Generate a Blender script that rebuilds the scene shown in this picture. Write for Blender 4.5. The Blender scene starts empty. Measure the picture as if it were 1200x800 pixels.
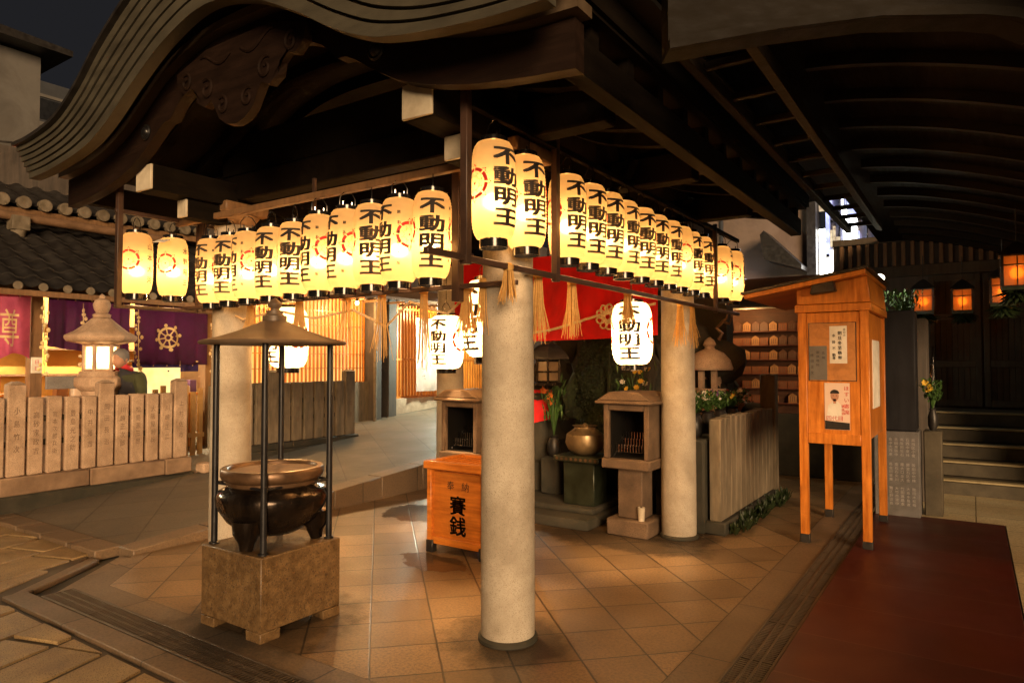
import bpy, bmesh, math, random
from mathutils import Vector, Matrix
R = math.radians; PI = math.pi
random.seed(7)
S = bpy.context.scene
COL = S.collection
# ------------------------------------------------------------------ camera, sky, exposure
cam = bpy.data.cameras.new('camera'); cam.sensor_width = 36; cam.lens = 24.0; cam.clip_end = 2000; cam.clip_start = 0.05
camo = bpy.data.objects.new('camera', cam); COL.objects.link(camo)
camo.location = (0, 0, 1.55)
camo.rotation_euler = (R(90) + math.atan(25/800), 0, R(34))
S.camera = camo
w = bpy.data.worlds.new('World'); S.world = w; w.use_nodes = True
wn = w.node_tree.nodes; wl = w.node_tree.links
bg = wn['Background']
sky = wn.new('ShaderNodeTexSky'); sky.sky_type = 'NISHITA'; sky.sun_disc = False
sky.sun_elevation = R(-3); sky.sun_rotation = R(200)
mixs = wn.new('ShaderNodeMix'); mixs.data_type = 'RGBA'; mixs.inputs[0].default_value = 0.97
wl.new(sky.outputs[0], mixs.inputs[6]); mixs.inputs[7].default_value = (0.135, 0.135, 0.155, 1)
wl.new(mixs.outputs[2], bg.inputs[0]); bg.inputs[1].default_value = 0.1
S.view_settings.view_transform = 'Standard'; S.view_settings.look = 'None'
S.view_settings.exposure = 0.05; S.view_settings.gamma = 1
S.cycles.use_denoising = True
S.cycles.max_bounces = 7; S.cycles.diffuse_bounces = 4; S.cycles.glossy_bounces = 3
S.cycles.transmission_bounces = 5; S.cycles.transparent_max_bounces = 8
S.cycles.caustics_reflective = False; S.cycles.caustics_refractive = False
S.cycles.sample_clamp_indirect = 4.0
LAMP = 1.6
sun = bpy.data.lights.new('sun', 'SUN'); sun.energy = 4.7; sun.angle = R(22); sun.color = (1, .66, .36)
suno = bpy.data.objects.new('sun', sun); COL.objects.link(suno)
suno.rotation_euler = Vector((-.66, .68, -.19)).to_track_quat('-Z', 'Y').to_euler()

# ------------------------------------------------------------------ mesh helpers
def bx(b, x0, x1, y0, y1, z0, z1, M=None):
    v = [b.verts.new((x, y, z)) for z in (z0, z1) for y in (y0, y1) for x in (x0, x1)]
    if M is not None:
        for q in v: q.co = M @ q.co
    for f in ((0, 2, 3, 1), (4, 5, 7, 6), (0, 1, 5, 4), (2, 6, 7, 3), (0, 4, 6, 2), (1, 3, 7, 5)):
        b.faces.new([v[i] for i in f])
    return v
def lathe(b, prof, n=24, cx=0, cy=0, cap0=True, cap1=True, M=None, phase=0.0):
    rows = []
    for r, z in prof:
        row = []
        for i in range(n):
            a = 2*PI*i/n + phase
            p = Vector((cx + r*math.cos(a), cy + r*math.sin(a), z))
            if M is not None: p = M @ p
            row.append(b.verts.new(p))
        rows.append(row)
    for k in range(len(rows)-1):
        for i in range(n):
            j = (i+1) % n
            b.faces.new((rows[k][i], rows[k][j], rows[k+1][j], rows[k+1][i]))
    if cap0: b.faces.new(list(reversed(rows[0])))
    if cap1: b.faces.new(rows[-1])
def tube(b, pts, r, n=8, closed=False):
    pts = [Vector(p) for p in pts]; m = len(pts)
    rs = r if isinstance(r, (list, tuple)) else [r]*m
    rows = []; up = None
    for i, p in enumerate(pts):
        if closed: t = pts[(i+1) % m] - pts[i-1]
        else: t = pts[min(i+1, m-1)] - pts[max(i-1, 0)]
        t.normalize()
        if up is None: up = Vector((0, 0, 1)) if abs(t.z) < .9 else Vector((1, 0, 0))
        s = t.cross(up)
        if s.length < 1e-6: s = t.orthogonal()
        s.normalize(); up = s.cross(t).normalized()
        rows.append([b.verts.new(p + (s*math.cos(2*PI*k/n) + up*math.sin(2*PI*k/n))*rs[i]) for k in range(n)])
    for i in range(m if closed else m-1):
        A = rows[i]; B = rows[(i+1) % m]
        for k in range(n):
            b.faces.new((A[k], A[(k+1) % n], B[(k+1) % n], B[k]))
    if not closed:
        b.faces.new(list(reversed(rows[0]))); b.faces.new(rows[-1])
def prism(b, poly, a0, a1, axis='Y'):
    def P(u, v, a):
        return {'Y': (u, a, v), 'Z': (u, v, a), 'X': (a, u, v)}[axis]
    A = [b.verts.new(P(u, v, a0)) for u, v in poly]; B = [b.verts.new(P(u, v, a1)) for u, v in poly]
    n = len(poly)
    fs = [b.faces.new(A), b.faces.new(list(reversed(B)))]
    for i in range(n):
        j = (i+1) % n
        b.faces.new((A[j], A[i], B[i], B[j]))
    bmesh.ops.triangulate(b, faces=fs)
def band(b, xs, zl, zu, y0, y1):
    """a solid between the curves zl(x) and zu(x), from y0 to y1"""
    q = []
    for i, x in enumerate(xs):
        q.append([b.verts.new((x, y, z)) for y in (y0, y1) for z in (zl[i], zu[i])])
    for i in range(len(xs)-1):
        a, c = q[i], q[i+1]
        for f in ((a[0], c[0], c[1], a[1]), (a[2], a[3], c[3], c[2]), (a[0], a[2], c[2], c[0]), (a[1], c[1], c[3], a[3])):
            b.faces.new(f)
    a = q[0]; b.faces.new((a[0], a[1], a[3], a[2])); a = q[-1]; b.faces.new((a[0], a[2], a[3], a[1]))
def blob(b, c, rx, ry, rz, seg=12, rough=0.0, rnd=random):
    M = Matrix.Translation(c) @ Matrix.Diagonal((rx, ry, rz, 1))
    r = bmesh.ops.create_icosphere(b, subdivisions=3 if seg > 10 else 2, radius=1, matrix=M)
    if rough:
        for v in r['verts']:
            d = v.co - Vector(c)
            v.co = Vector(c) + d*(1 + rnd.uniform(-rough, rough))
def obj(name, b, m, parent=None, bevel=0.0, smooth=True, angle=38, seg=1):
    bmesh.ops.recalc_face_normals(b, faces=b.faces)
    if bevel:
        ed = [e for e in b.edges if len(e.link_faces) == 2 and e.calc_face_angle(0) > R(35)]
        bmesh.ops.bevel(b, geom=ed, offset=bevel, segments=seg, affect='EDGES', profile=.5, clamp_overlap=True)
    me = bpy.data.meshes.new(name); b.to_mesh(me); b.free()
    if isinstance(m, (list, tuple)):
        for q in m: me.materials.append(q)
    else: me.materials.append(m)
    if smooth:
        me.polygons.foreach_set('use_smooth', [True]*len(me.polygons))
        me.set_sharp_from_angle(angle=R(angle))
    o = bpy.data.objects.new(name, me); COL.objects.link(o)
    if parent is not None: o.parent = parent
    return o
BM = bmesh.new
def thing(name, label, cat, loc=(0, 0, 0), rz=0, group=None):
    o = bpy.data.objects.new(name, None); COL.objects.link(o); o.empty_display_size = .1
    o.location = loc; o.rotation_euler = (0, 0, rz); o['label'] = label; o['category'] = cat
    if group: o['group'] = group
    return o
def tag(o, label, cat, group=None):
    o['label'] = label; o['category'] = cat
    if group: o['group'] = group
    return o
def struct(name, b, m, **k):
    o = obj(name, b, m, **k); o['kind'] = 'structure'; return o
def kids(o): return [c for c in COL.objects if c.parent == o]
def dup(root, loc, rz=0, label=None, group=None):
    r = root.copy(); COL.objects.link(r); r.location = loc; r.rotation_euler = (0, 0, rz)
    if label: r['label'] = label
    if group: r['group'] = group
    for ch in kids(root):
        c = ch.copy(); COL.objects.link(c); c.parent = r
        for g in kids(ch):
            d = g.copy(); COL.objects.link(d); d.parent = c
    return r
def lamp(name, loc, watt, color, size=.05, parent=None):
    l = bpy.data.lights.new(name, 'POINT'); l.energy = watt*LAMP; l.color = color; l.shadow_soft_size = size
    o = bpy.data.objects.new(name, l); COL.objects.link(o); o.location = loc
    if parent is not None: o.parent = parent
    return o

# ------------------------------------------------------------------ materials
def nodes(name):
    m = bpy.data.materials.new(name); m.use_nodes = True
    return m, m.node_tree.nodes, m.node_tree.links, m.node_tree.nodes['Principled BSDF']
def ramp(n, p0, p1, c0, c1):
    r = n.new('ShaderNodeValToRGB'); e = r.color_ramp.elements
    e[0].position = p0; e[1].position = p1; e[0].color = (*c0, 1); e[1].color = (*c1, 1)
    return r
def noise(n, l, co, scale, detail=4, rough=.55, stretch=None):
    t = n.new('ShaderNodeTexNoise'); t.inputs['Scale'].default_value = scale
    t.inputs['Detail'].default_value = detail; t.inputs['Roughness'].default_value = rough
    if stretch:
        mp = n.new('ShaderNodeMapping'); mp.inputs['Scale'].default_value = stretch
        l.new(co, mp.inputs[0]); l.new(mp.outputs[0], t.inputs['Vector'])
    else: l.new(co, t.inputs['Vector'])
    return t
def mat(name, c1, c2=None, rough=.6, metal=0.0, scale=6, stretch=None, bump=.25, bscale=60, speck=None, sscale=220, rvar=.12, dist=.004, coat=0, spec=None, transl=0, stain=.6):
    """two-tone weathered surface, optional mineral specks, bump and gloss variation"""
    m, n, l, p = nodes(name)
    co = n.new('ShaderNodeTexCoord').outputs['Object']
    c2 = c2 or tuple(x*.6 for x in c1)
    t = noise(n, l, co, scale, 6, .6, stretch)
    r = ramp(n, .33, .68, c2, c1); l.new(t.outputs[0], r.inputs[0]); col = r.outputs[0]
    if speck:
        s = noise(n, l, co, sscale, 2, .6)
        sr = ramp(n, .56, .64, (0, 0, 0), (1, 1, 1)); l.new(s.outputs[0], sr.inputs[0])
        mx = n.new('ShaderNodeMix'); mx.data_type = 'RGBA'; l.new(sr.outputs[0], mx.inputs[0])
        l.new(col, mx.inputs[6]); mx.inputs[7].default_value = (*speck, 1); col = mx.outputs[2]
    if bump and c2:
        st = noise(n, l, co, scale*.33 + .7, 7, .68); st.inputs['Distortion'].default_value = .6
        sr2 = ramp(n, .36, .56, (.58, .54, .5), (1, 1, 1)); l.new(st.outputs[0], sr2.inputs[0])
        ml = n.new('ShaderNodeMix'); ml.data_type = 'RGBA'; ml.blend_type = 'MULTIPLY'; ml.inputs[0].default_value = stain; l.new(col, ml.inputs[6]); l.new(sr2.outputs[0], ml.inputs[7]); col = ml.outputs[2]
    l.new(col, p.inputs['Base Color'])
    rr = n.new('ShaderNodeMapRange'); l.new(t.outputs[0], rr.inputs[0])
    rr.inputs[1].default_value = .3; rr.inputs[2].default_value = .7
    rr.inputs[3].default_value = max(.03, rough-rvar); rr.inputs[4].default_value = min(1, rough+rvar)
    l.new(rr.outputs[0], p.inputs['Roughness'])
    p.inputs['Metallic'].default_value = metal
    if spec is not None: p.inputs['Specular IOR Level'].default_value = spec
    if transl:
        tl = n.new('ShaderNodeBsdfTranslucent'); l.new(col, tl.inputs[0]); k = n.new('ShaderNodeMixShader'); k.inputs[0].default_value = transl
        l.new(p.outputs[0], k.inputs[1]); l.new(tl.outputs[0], k.inputs[2]); l.new(k.outputs[0], n['Material Output'].inputs[0])
    if coat: p.inputs['Coat Weight'].default_value = coat; p.inputs['Coat Roughness'].default_value = .2
    if bump:
        bt = noise(n, l, co, bscale, 5, .6, stretch)
        bn = n.new('ShaderNodeBump'); bn.inputs['Strength'].default_value = bump; bn.inputs['Distance'].default_value = dist
        l.new(bt.outputs[0], bn.inputs['Height']); l.new(bn.outputs[0], p.inputs['Normal'])
    return m
def emit(name, c, s, c2=None, scale=4):
    m, n, l, p = nodes(name); n.remove(p)
    e = n.new('ShaderNodeEmission'); e.inputs[1].default_value = s; e.inputs[0].default_value = (*c, 1)
    if c2:
        co = n.new('ShaderNodeTexCoord').outputs['Object']
        t = noise(n, l, co, scale, 3); r = ramp(n, .35, .65, c, c2); l.new(t.outputs[0], r.inputs[0]); l.new(r.outputs[0], e.inputs[0])
    l.new(e.outputs[0], n['Material Output'].inputs[0]); return m
def paper(name, c, trans, refr, tint):
    """lantern paper: scatters the bulb's light and lets a little through"""
    m, n, l, p = nodes(name); n.remove(p)
    co = n.new('ShaderNodeTexCoord').outputs['Object']
    t = noise(n, l, co, 14, 4, .6, (1, 1, 2.5)); r = ramp(n, .3, .7, tuple(x*.86 for x in c), c); l.new(t.outputs[0], r.inputs[0])
    a = n.new('ShaderNodeBsdfTranslucent'); l.new(r.outputs[0], a.inputs[0])
    d = n.new('ShaderNodeBsdfDiffuse'); d.inputs[0].default_value = (.75, .68, .52, 1)
    f = n.new('ShaderNodeBsdfRefraction'); f.inputs['IOR'].default_value = 1.3; f.inputs['Roughness'].default_value = .62; l.new(r.outputs[0], f.inputs[0])
    tr = n.new('ShaderNodeBsdfTransparent'); tr.inputs[0].default_value = (*tint, 1)
    def mix(fac, x, y):
        k = n.new('ShaderNodeMixShader'); k.inputs[0].default_value = fac; l.new(x, k.inputs[1]); l.new(y, k.inputs[2]); return k.outputs[0]
    s = mix(.18, a.outputs[0], d.outputs[0]); s = mix(refr, s, f.outputs[0]); s = mix(trans, s, tr.outputs[0])
    l.new(s, n['Material Output'].inputs[0]); return m
def floor_mat(name, c1, c2, size, ang, joint, cjoint, rough, ox=0, oy=0, sx=1.0, bump=.22, speck=(.08, .06, .04), wet=0.0):
    """square slabs on a turned grid: joints, per-slab tone, mineral specks, worn patches"""
    m, n, l, p = nodes(name)
    co = n.new('ShaderNodeTexCoord').outputs['Object']
    mp = n.new('ShaderNodeMapping'); mp.inputs['Rotation'].default_value = (0, 0, ang); mp.inputs['Scale'].default_value = (1/(size*sx), 1/size, 1)
    mp.inputs['Location'].default_value = (ox, oy, 0); l.new(co, mp.inputs[0])
    sp = n.new('ShaderNodeSeparateXYZ'); l.new(mp.outputs[0], sp.inputs[0])
    def mth(op, a, v=None, b=None):
        q = n.new('ShaderNodeMath'); q.operation = op; l.new(a, q.inputs[0])
        if b is not None: l.new(b, q.inputs[1])
        elif v is not None: q.inputs[1].default_value = v
        return q.outputs[0]
    wob = noise(n, l, co, 9, 2)
    wv = mth('MULTIPLY', mth('SUBTRACT', wob.outputs[0], .5), .02)
    edges = []
    for ax, asp in ((0, sx), (1, 1)):
        q = mth('ADD', sp.outputs[ax], b=wv)
        f = mth('FRACT', q); g = mth('ABSOLUTE', mth('SUBTRACT', f, .5))
        edges.append(mth('MULTIPLY', mth('SUBTRACT', g, .5), -asp*size))
    e = mth('MINIMUM', edges[0], b=edges[1])
    jr = n.new('ShaderNodeMapRange'); jr.interpolation_type = 'SMOOTHSTEP'; l.new(e, jr.inputs[0]); jr.inputs[1].default_value = joint*.5; jr.inputs[2].default_value = joint*1.3
    fl = n.new('ShaderNodeVectorMath'); fl.operation = 'FLOOR'; l.new(mp.outputs[0], fl.inputs[0])
    wnz = n.new('ShaderNodeTexWhiteNoise'); wnz.noise_dimensions = '2D'; l.new(fl.outputs[0], wnz.inputs[0])
    big = noise(n, l, co, 1.3, 5, .6)
    s = mth('ADD', mth('MULTIPLY', wnz.outputs[0], .45), b=mth('MULTIPLY', big.outputs[0], .75))
    r = ramp(n, .25, .9, c2, c1); l.new(s, r.inputs[0])
    gr = noise(n, l, co, 58, 4, .8); grr = ramp(n, .45, .60, (0, 0, 0), (1, 1, 1)); l.new(gr.outputs[0], grr.inputs[0])
    mx = n.new('ShaderNodeMix'); mx.data_type = 'RGBA'; l.new(mth('MULTIPLY', grr.outputs[0], .7), mx.inputs[0]); l.new(r.outputs[0], mx.inputs[6]); mx.inputs[7].default_value = (*speck, 1)
    m2 = n.new('ShaderNodeMix'); m2.data_type = 'RGBA'; l.new(jr.outputs[0], m2.inputs[0]); m2.inputs[6].default_value = (*cjoint, 1); l.new(mx.outputs[2], m2.inputs[7])
    l.new(m2.outputs[2], p.inputs['Base Color'])
    wp = noise(n, l, co, 1.9, 2, .5)
    rr = n.new('ShaderNodeMapRange'); l.new(wp.outputs[0], rr.inputs[0]); rr.inputs[1].default_value = .25; rr.inputs[2].default_value = .75
    rr.inputs[3].default_value = max(.29, rough-.12-wet); rr.inputs[4].default_value = rough+.12; l.new(rr.outputs[0], p.inputs['Roughness'])
    h = mth('ADD', mth('MULTIPLY', jr.outputs[0], 1.2), b=mth('MULTIPLY', gr.outputs[0], .8))
    h = mth('ADD', h, b=mth('MULTIPLY', wnz.outputs[0], .35))
    bn = n.new('ShaderNodeBump'); bn.inputs['Strength'].default_value = bump; bn.inputs['Distance'].default_value = .006
    l.new(h, bn.inputs['Height']); l.new(bn.outputs[0], p.inputs['Normal'])
    return m

GRAN = mat('granite_column', (.48, .425, .345), (.36, .31, .24), .75, scale=5, bump=.5, bscale=90, speck=(.27, .235, .18), sscale=190)
GRANB = mat('granite_brown', (.175, .105, .042), (.095, .055, .022), .55, scale=22, bump=.6, bscale=80, speck=(.07, .042, .02), sscale=90)
STONE = mat('weathered_stone', (.56, .40, .275), (.40, .275, .18), .85, scale=7, bump=.5, bscale=70, speck=(.14, .11, .085), sscale=180)
STONED = mat('mossy_dark_stone', (.05, .042, .028), (.02, .02, .012), .85, scale=6, bump=.6, bscale=50)
FENCEW = mat('lichen_grey_stone', (.25, .195, .13), (.12, .098, .064), .85, scale=4, stretch=(4, 4, .7), bump=.5, bscale=40)
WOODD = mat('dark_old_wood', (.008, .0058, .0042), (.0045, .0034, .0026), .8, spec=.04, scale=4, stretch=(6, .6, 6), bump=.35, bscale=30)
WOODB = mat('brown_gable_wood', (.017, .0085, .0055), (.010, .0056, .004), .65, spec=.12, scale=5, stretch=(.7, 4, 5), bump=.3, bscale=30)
BARK = mat('layered_roof_edge', (.055, .050, .034), (.034, .031, .021), .8, scale=6, stretch=(.6, 3, 3), bump=.4, bscale=60)
TRIM = mat('roof_edge_strip', (.10, .07, .042), (.065, .045, .027), .6, scale=8, bump=.2)
ENDW = mat('painted_beam_end', (.6, .54, .42), (.45, .4, .3), .6, bump=.2)
ORANGE = mat('orange_stained_wood', (.70, .24, .028), (.40, .115, .012), .42, scale=5, stretch=(7, 7, .6), bump=.12, bscale=25, coat=.15)
ORANGE2 = mat('orange_box_wood', (.72, .24, .028), (.42, .12, .013), .4, scale=5, stretch=(.6, 7, 7), bump=.12, bscale=25, coat=.2)
PANEL = mat('cork_panel', (.48, .2, .05), (.40, .16, .04), .7, scale=30, bump=.2)
IRON = mat('black_iron', (.035, .032, .03), (.02, .018, .017), .45, metal=.3, scale=12, bump=.15, bscale=90)
GLOSSB = mat('black_lacquer', (.012, .011, .011), None, .16, bump=0)
BRONZE = mat('dark_bronze', (.045, .032, .023), (.016, .012, .010), .22, metal=.75, scale=6, bump=.2, bscale=25, stretch=(2, 2, .5))
BRONZEL = mat('rubbed_bronze', (.19, .11, .058), (.09, .053, .03), .38, metal=.5, scale=7, bump=.15)
ROOFCU = mat('weathered_copper_roof', (.15, .10, .065), (.085, .06, .04), .55, scale=5, bump=.2, bscale=40)
STEELP = mat('dark_steel_post', (.022, .022, .025), (.012, .012, .014), .38, metal=.3, scale=10, bump=.1)
ASH = mat('ash_grey', (.42, .29, .19), (.3, .2, .13), .95, scale=12, bump=.6, bscale=80)
RED = mat('red_curtain_cloth', (.85, .012, .014), (.72, .008, .010), .75, transl=.1, scale=5, bump=.15, bscale=300)
PURPLE = mat('purple_cloth', (.06, .009, .045), (.042, .007, .034), .8, transl=.2, scale=5, bump=.15, bscale=300)
PINK = mat('pink_purple_cloth', (.5, .11, .2), (.4, .08, .16), .8, transl=.5, scale=5, bump=.15, bscale=300)
NAVY = mat('navy_cloth', (.045, .025, .12), (.03, .015, .08), .8, bump=.1)
CREAM = mat('cream_print', (.75, .58, .27), None, .7, bump=0)
CLOTHW = mat('white_cloth', (.72, .62, .55), (.62, .5, .42), .85, scale=4, bump=.1)
STRAW = mat('straw', (.75, .46, .14), (.6, .33, .08), .7, transl=.35, scale=60, bump=0)
ROPE = mat('hemp_rope', (.66, .5, .3), (.45, .32, .17), .85, scale=80, bump=.4, bscale=200)
TILE = mat('grey_roof_tile', (.035, .032, .03), (.015, .014, .014), .55, spec=.2, scale=5, bump=.3)
TILEE = mat('pale_tile_end', (.2, .165, .12), (.11, .09, .06), .6, scale=9, bump=.3)
PLASTER = mat('cream_plaster', (.13, .125, .115), (.10, .096, .09), .85, scale=2, bump=.15)
GREYW = mat('grey_render', (.045, .05, .06), (.035, .04, .048), .8, scale=1.5, bump=.1)
WOODM = mat('mid_brown_wood', (.22, .12, .055), (.13, .07, .03), .6, scale=5, stretch=(6, 6, .6), bump=.25)
WOODG = mat('grey_door_wood', (.085, .068, .05), (.055, .044, .032), .75, spec=.2, scale=4, stretch=(6, 6, .6), bump=.3)
WALLD = mat('dark_plank_wall', (.10, .08, .065), (.05, .042, .035), .75, scale=4, stretch=(5, 5, .6), bump=.3)
INK = mat('black_ink', (.012, .009, .008), None, .8, bump=0)
INKB = mat('brown_ink', (.20, .125, .08), None, .8, bump=0)
REDI = mat('red_ink', (.62, .015, .01), None, .8, bump=0)
GOLDI = mat('gold_ink', (.5, .25, .04), None, .8, bump=0)
PAPERW = mat('white_notice_paper', (.78, .74, .66), (.7, .65, .56), .8, scale=6, bump=.1)
PAPERG = mat('grey_notice_paper', (.15, .14, .13), (.12, .11, .10), .75, scale=6, bump=.1)
LEAFD = mat('dark_leaf', (.02, .036, .009), (.01, .018, .005), .5, scale=12, bump=0)
LEAF = mat('leaf_green', (.05, .12, .02), (.025, .06, .012), .5, scale=12, bump=0)
MOSS = mat('dark_moss', (.035, .05, .014), (.015, .022, .008), .95, scale=14, bump=.8, bscale=120, dist=.02)
PETW = mat('white_petal', (.75, .7, .6), None, .6, bump=0)
PETR = mat('red_petal', (.6, .03, .04), None, .6, bump=0)
PETY = mat('yellow_petal', (.75, .45, .03), None, .6, bump=0)
PETO = mat('orange_petal', (.8, .2, .03), None, .6, bump=0)
PETP = mat('violet_petal', (.22, .06, .3), None, .6, bump=0)
SKIN = mat('skin', (.5, .27, .17), (.44, .22, .14), .55, bump=.05)
JACKET = mat('dark_green_jacket', (.05, .055, .022), (.03, .035, .014), .85, bump=.3)
TROUSER = mat('dark_trousers', (.03, .03, .04), None, .85, bump=.2)
CAPM = mat('grey_cap', (.22, .21, .2), (.12, .11, .11), .8, bump=.2)
PLAQUE = mat('ema_wood', (.62, .33, .13), (.36, .15, .05), .6, scale=7, bump=.1)
MONU = mat('grey_monument_granite', (.19, .18, .18), (.14, .135, .13), .55, scale=9, bump=.2, bscale=120, speck=(.07, .07, .07))
STEP = mat('step_stone', (.10, .083, .053), (.055, .045, .028), .7, scale=5, bump=.4, bscale=60)
NOSE = mat('step_nosing', (.42, .35, .2), (.34, .28, .16), .6, scale=8, bump=.2)
CHROME = mat('steel_bright', (.6, .58, .55), None, .2, metal=1, bump=0)
ASPH = mat('dark_ground', (.05, .043, .034), (.03, .026, .02), .8, scale=3, bump=.4)
GLASSD = mat('dark_window', (.02, .022, .026), None, .1, bump=0)
FLOOR = floor_mat('shrine_floor_tiles', (.285, .178, .088), (.125, .077, .038), .362, R(-45), .006, (.03, .02, .012), .36, ox=.11, oy=.39, wet=.06)
BORDER = floor_mat('border_stone', (.21, .14, .082), (.11, .073, .042), .9, 0, .006, (.04, .03, .02), .55, sx=1.0)
PAVE = floor_mat('street_paving', (.15, .125, .09), (.10, .082, .058), .62, R(38), .008, (.06, .05, .035), .6, speck=(.07, .06, .045))
SLAB = mat('paving_slab', (.40, .28, .135), (.24, .16, .075), .6, scale=4, bump=.5, bscale=60, speck=(.1, .075, .045), sscale=140)
MATR = floor_mat('red_mat', (.07, .0065, .0045), (.038, .0045, .0033), .60, 0, .008, (.085, .025, .018), .42, sx=4.0, speck=(.06, .01, .008), bump=.12, ox=.5)
PALEF = floor_mat('pale_floor_tiles', (.66, .55, .33), (.52, .42, .25), .6, 0, .006, (.14, .11, .06), .45, speck=(.28, .22, .13))
PAPER = paper('lantern_paper', (.245, .163, .073), .10, .26, (1.0, .76, .44))
PAPER2 = paper('white_lantern_paper', (.24, .205, .15), .12, .3, (1.0, .82, .56))
WARM = (1.0, .60, .27)

# ------------------------------------------------------------------ lettering
GL = {}
def glyph(ch, off=.0):
    """a character as a flat mesh in em units about its own middle, cut on a fine grid so that it can bend"""
    k = (ch, off)
    if k in GL: return GL[k]
    c = bpy.data.curves.new('lettering', 'FONT'); c.body = ch; c.offset = off; c.resolution_u = 3
    o = bpy.data.objects.new('lettering', c); COL.objects.link(o)
    dg = bpy.context.evaluated_depsgraph_get()
    me = bpy.data.meshes.new_from_object(o.evaluated_get(dg))
    bpy.data.objects.remove(o); bpy.data.curves.remove(c)
    b = BM(); b.from_mesh(me); bpy.data.meshes.remove(me)
    if len(b.verts):
        xs = [v.co.x for v in b.verts]; ys = [v.co.y for v in b.verts]
        mx = (min(xs)+max(xs))/2; my = (min(ys)+max(ys))/2
        for v in b.verts: v.co.x -= mx; v.co.y -= my; v.co.z = 0
        for a in range(-4, 5):
            for co, no in (((a*.11, 0, 0), (1, 0, 0)), ((0, a*.11, 0), (0, 1, 0))):
                bmesh.ops.bisect_plane(b, geom=b.verts[:]+b.edges[:]+b.faces[:], plane_co=co, plane_no=no, dist=1e-5)
    b.verts.index_update()
    GL[k] = ([(v.co.x, v.co.y) for v in b.verts], [[v.index for v in f.verts] for f in b.faces]); b.free()
    return GL[k]
def write(b, text, fn, cw, ch, pitch, u0=0, v0=0, off=.02, horiz=False):
    """characters one below another (or side by side) from the middle of the first at (u0, v0); fn maps (u, v) to 3D"""
    for i, c in enumerate(text):
        if c == ' ': continue
        vs, fs = glyph(c)
        du, dv = (i*pitch, 0) if horiz else (0, -i*pitch)
        for sx, sy in (((-1, -1), (1, -1), (1, 1), (-1, 1)) if off >= .015 else ((0, 0),)):
            q = [b.verts.new(fn(u0 + du + (x + sx*off)*cw, v0 + dv + (y + sy*off)*ch)) for x, y in vs]
            for f in fs:
                try: b.faces.new([q[j] for j in f])
                except ValueError: pass
def disc2(b, fn, u, v, r, n=10):
    q = [b.verts.new(fn(u + r*math.cos(2*PI*i/n), v + r*math.sin(2*PI*i/n))) for i in range(n)]; b.faces.new(q)
def arc2(b, fn, u, v, r0, r1, a0, a1, n=6):
    A = []
    for i in range(n+1):
        a = a0 + (a1-a0)*i/n
        A.append((b.verts.new(fn(u + r0*math.cos(a), v + r0*math.sin(a))), b.verts.new(fn(u + r1*math.cos(a), v + r1*math.sin(a)))))
    for i in range(n): b.faces.new((A[i][0], A[i][1], A[i+1][1], A[i+1][0]))
def flatY(x0, y, z0):   # writing on a face that looks toward -Y
    return lambda u, v: Vector((x0+u, y, z0+v))
def flatX(x, y0, z0):   # writing on a face that looks toward +X
    return lambda u, v: Vector((x, y0+u, z0+v))

# ------------------------------------------------------------------ ground
def sheet(poly, z, subdiv=False):
    b = BM(); vs = [b.verts.new((x, y, z(x, y) if callable(z) else z)) for x, y in poly]; f = b.faces.new(vs)
    bmesh.ops.triangulate(b, faces=[f]); return b
struct('ground', sheet([(-300, -300), (300, -300), (300, 300), (-300, 300)], -.06), ASPH, smooth=False)
struct('shrine_floor', sheet([(-5.02, 2.42), (-1.28, 2.42), (-1.28, 12.5), (-5.63, 12.5), (-5.63, 3.06)], 0), FLOOR, smooth=False)
b = BM()                                     # the plain stone border inside the drains
for poly in ([(-5.12, 2.25), (-1.05, 2.25), (-1.05, 12.5), (-1.275, 12.5), (-1.275, 2.415), (-5.015, 2.415)],
             [(-5.12, 2.25), (-5.015, 2.415), (-5.63, 3.055), (-5.66, 2.93)]):
    f = b.faces.new([b.verts.new((x, y, .002)) for x, y in poly]); bmesh.ops.triangulate(b, faces=[f])
struct('border_floor', b, BORDER, smooth=False)
b = BM()                                     # kerb stones outside the front drain
bx(b, -5.36, -1.2, 1.90, 2.045, -.055, .004)
struct('kerb', b, BORDER, bevel=.006)
b = BM()
def fillp(poly, z0, z1): prism(b, poly, z0, z1, 'Z')
fillp([(-5.365, 1.90), (-5.365, 2.045), (-5.80, 2.715), (-5.93, 2.715)], -.055, -.013)
fillp([(-5.12, 2.052), (-5.10, 2.247), (-5.13, 2.247), (-5.60, 2.89), (-5.74, 2.84)], -.055, -.01)
struct('gutter_pavement', b, BORDER, bevel=.006)
b = BM(); f = b.faces.new([b.verts.new((x, y, -.02)) for x, y in ((-1.0, -6), (-1.0, 1.895), (-5.3, 1.895), (-5.95, 2.7), (-13, 2.7), (-13, -6))]); bmesh.ops.triangulate(b, faces=[f])
struct('joint_ground', b, mat('joint_soil', (.10, .075, .048), (.06, .045, .03), .9, scale=6, bump=.4), smooth=False)
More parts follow.
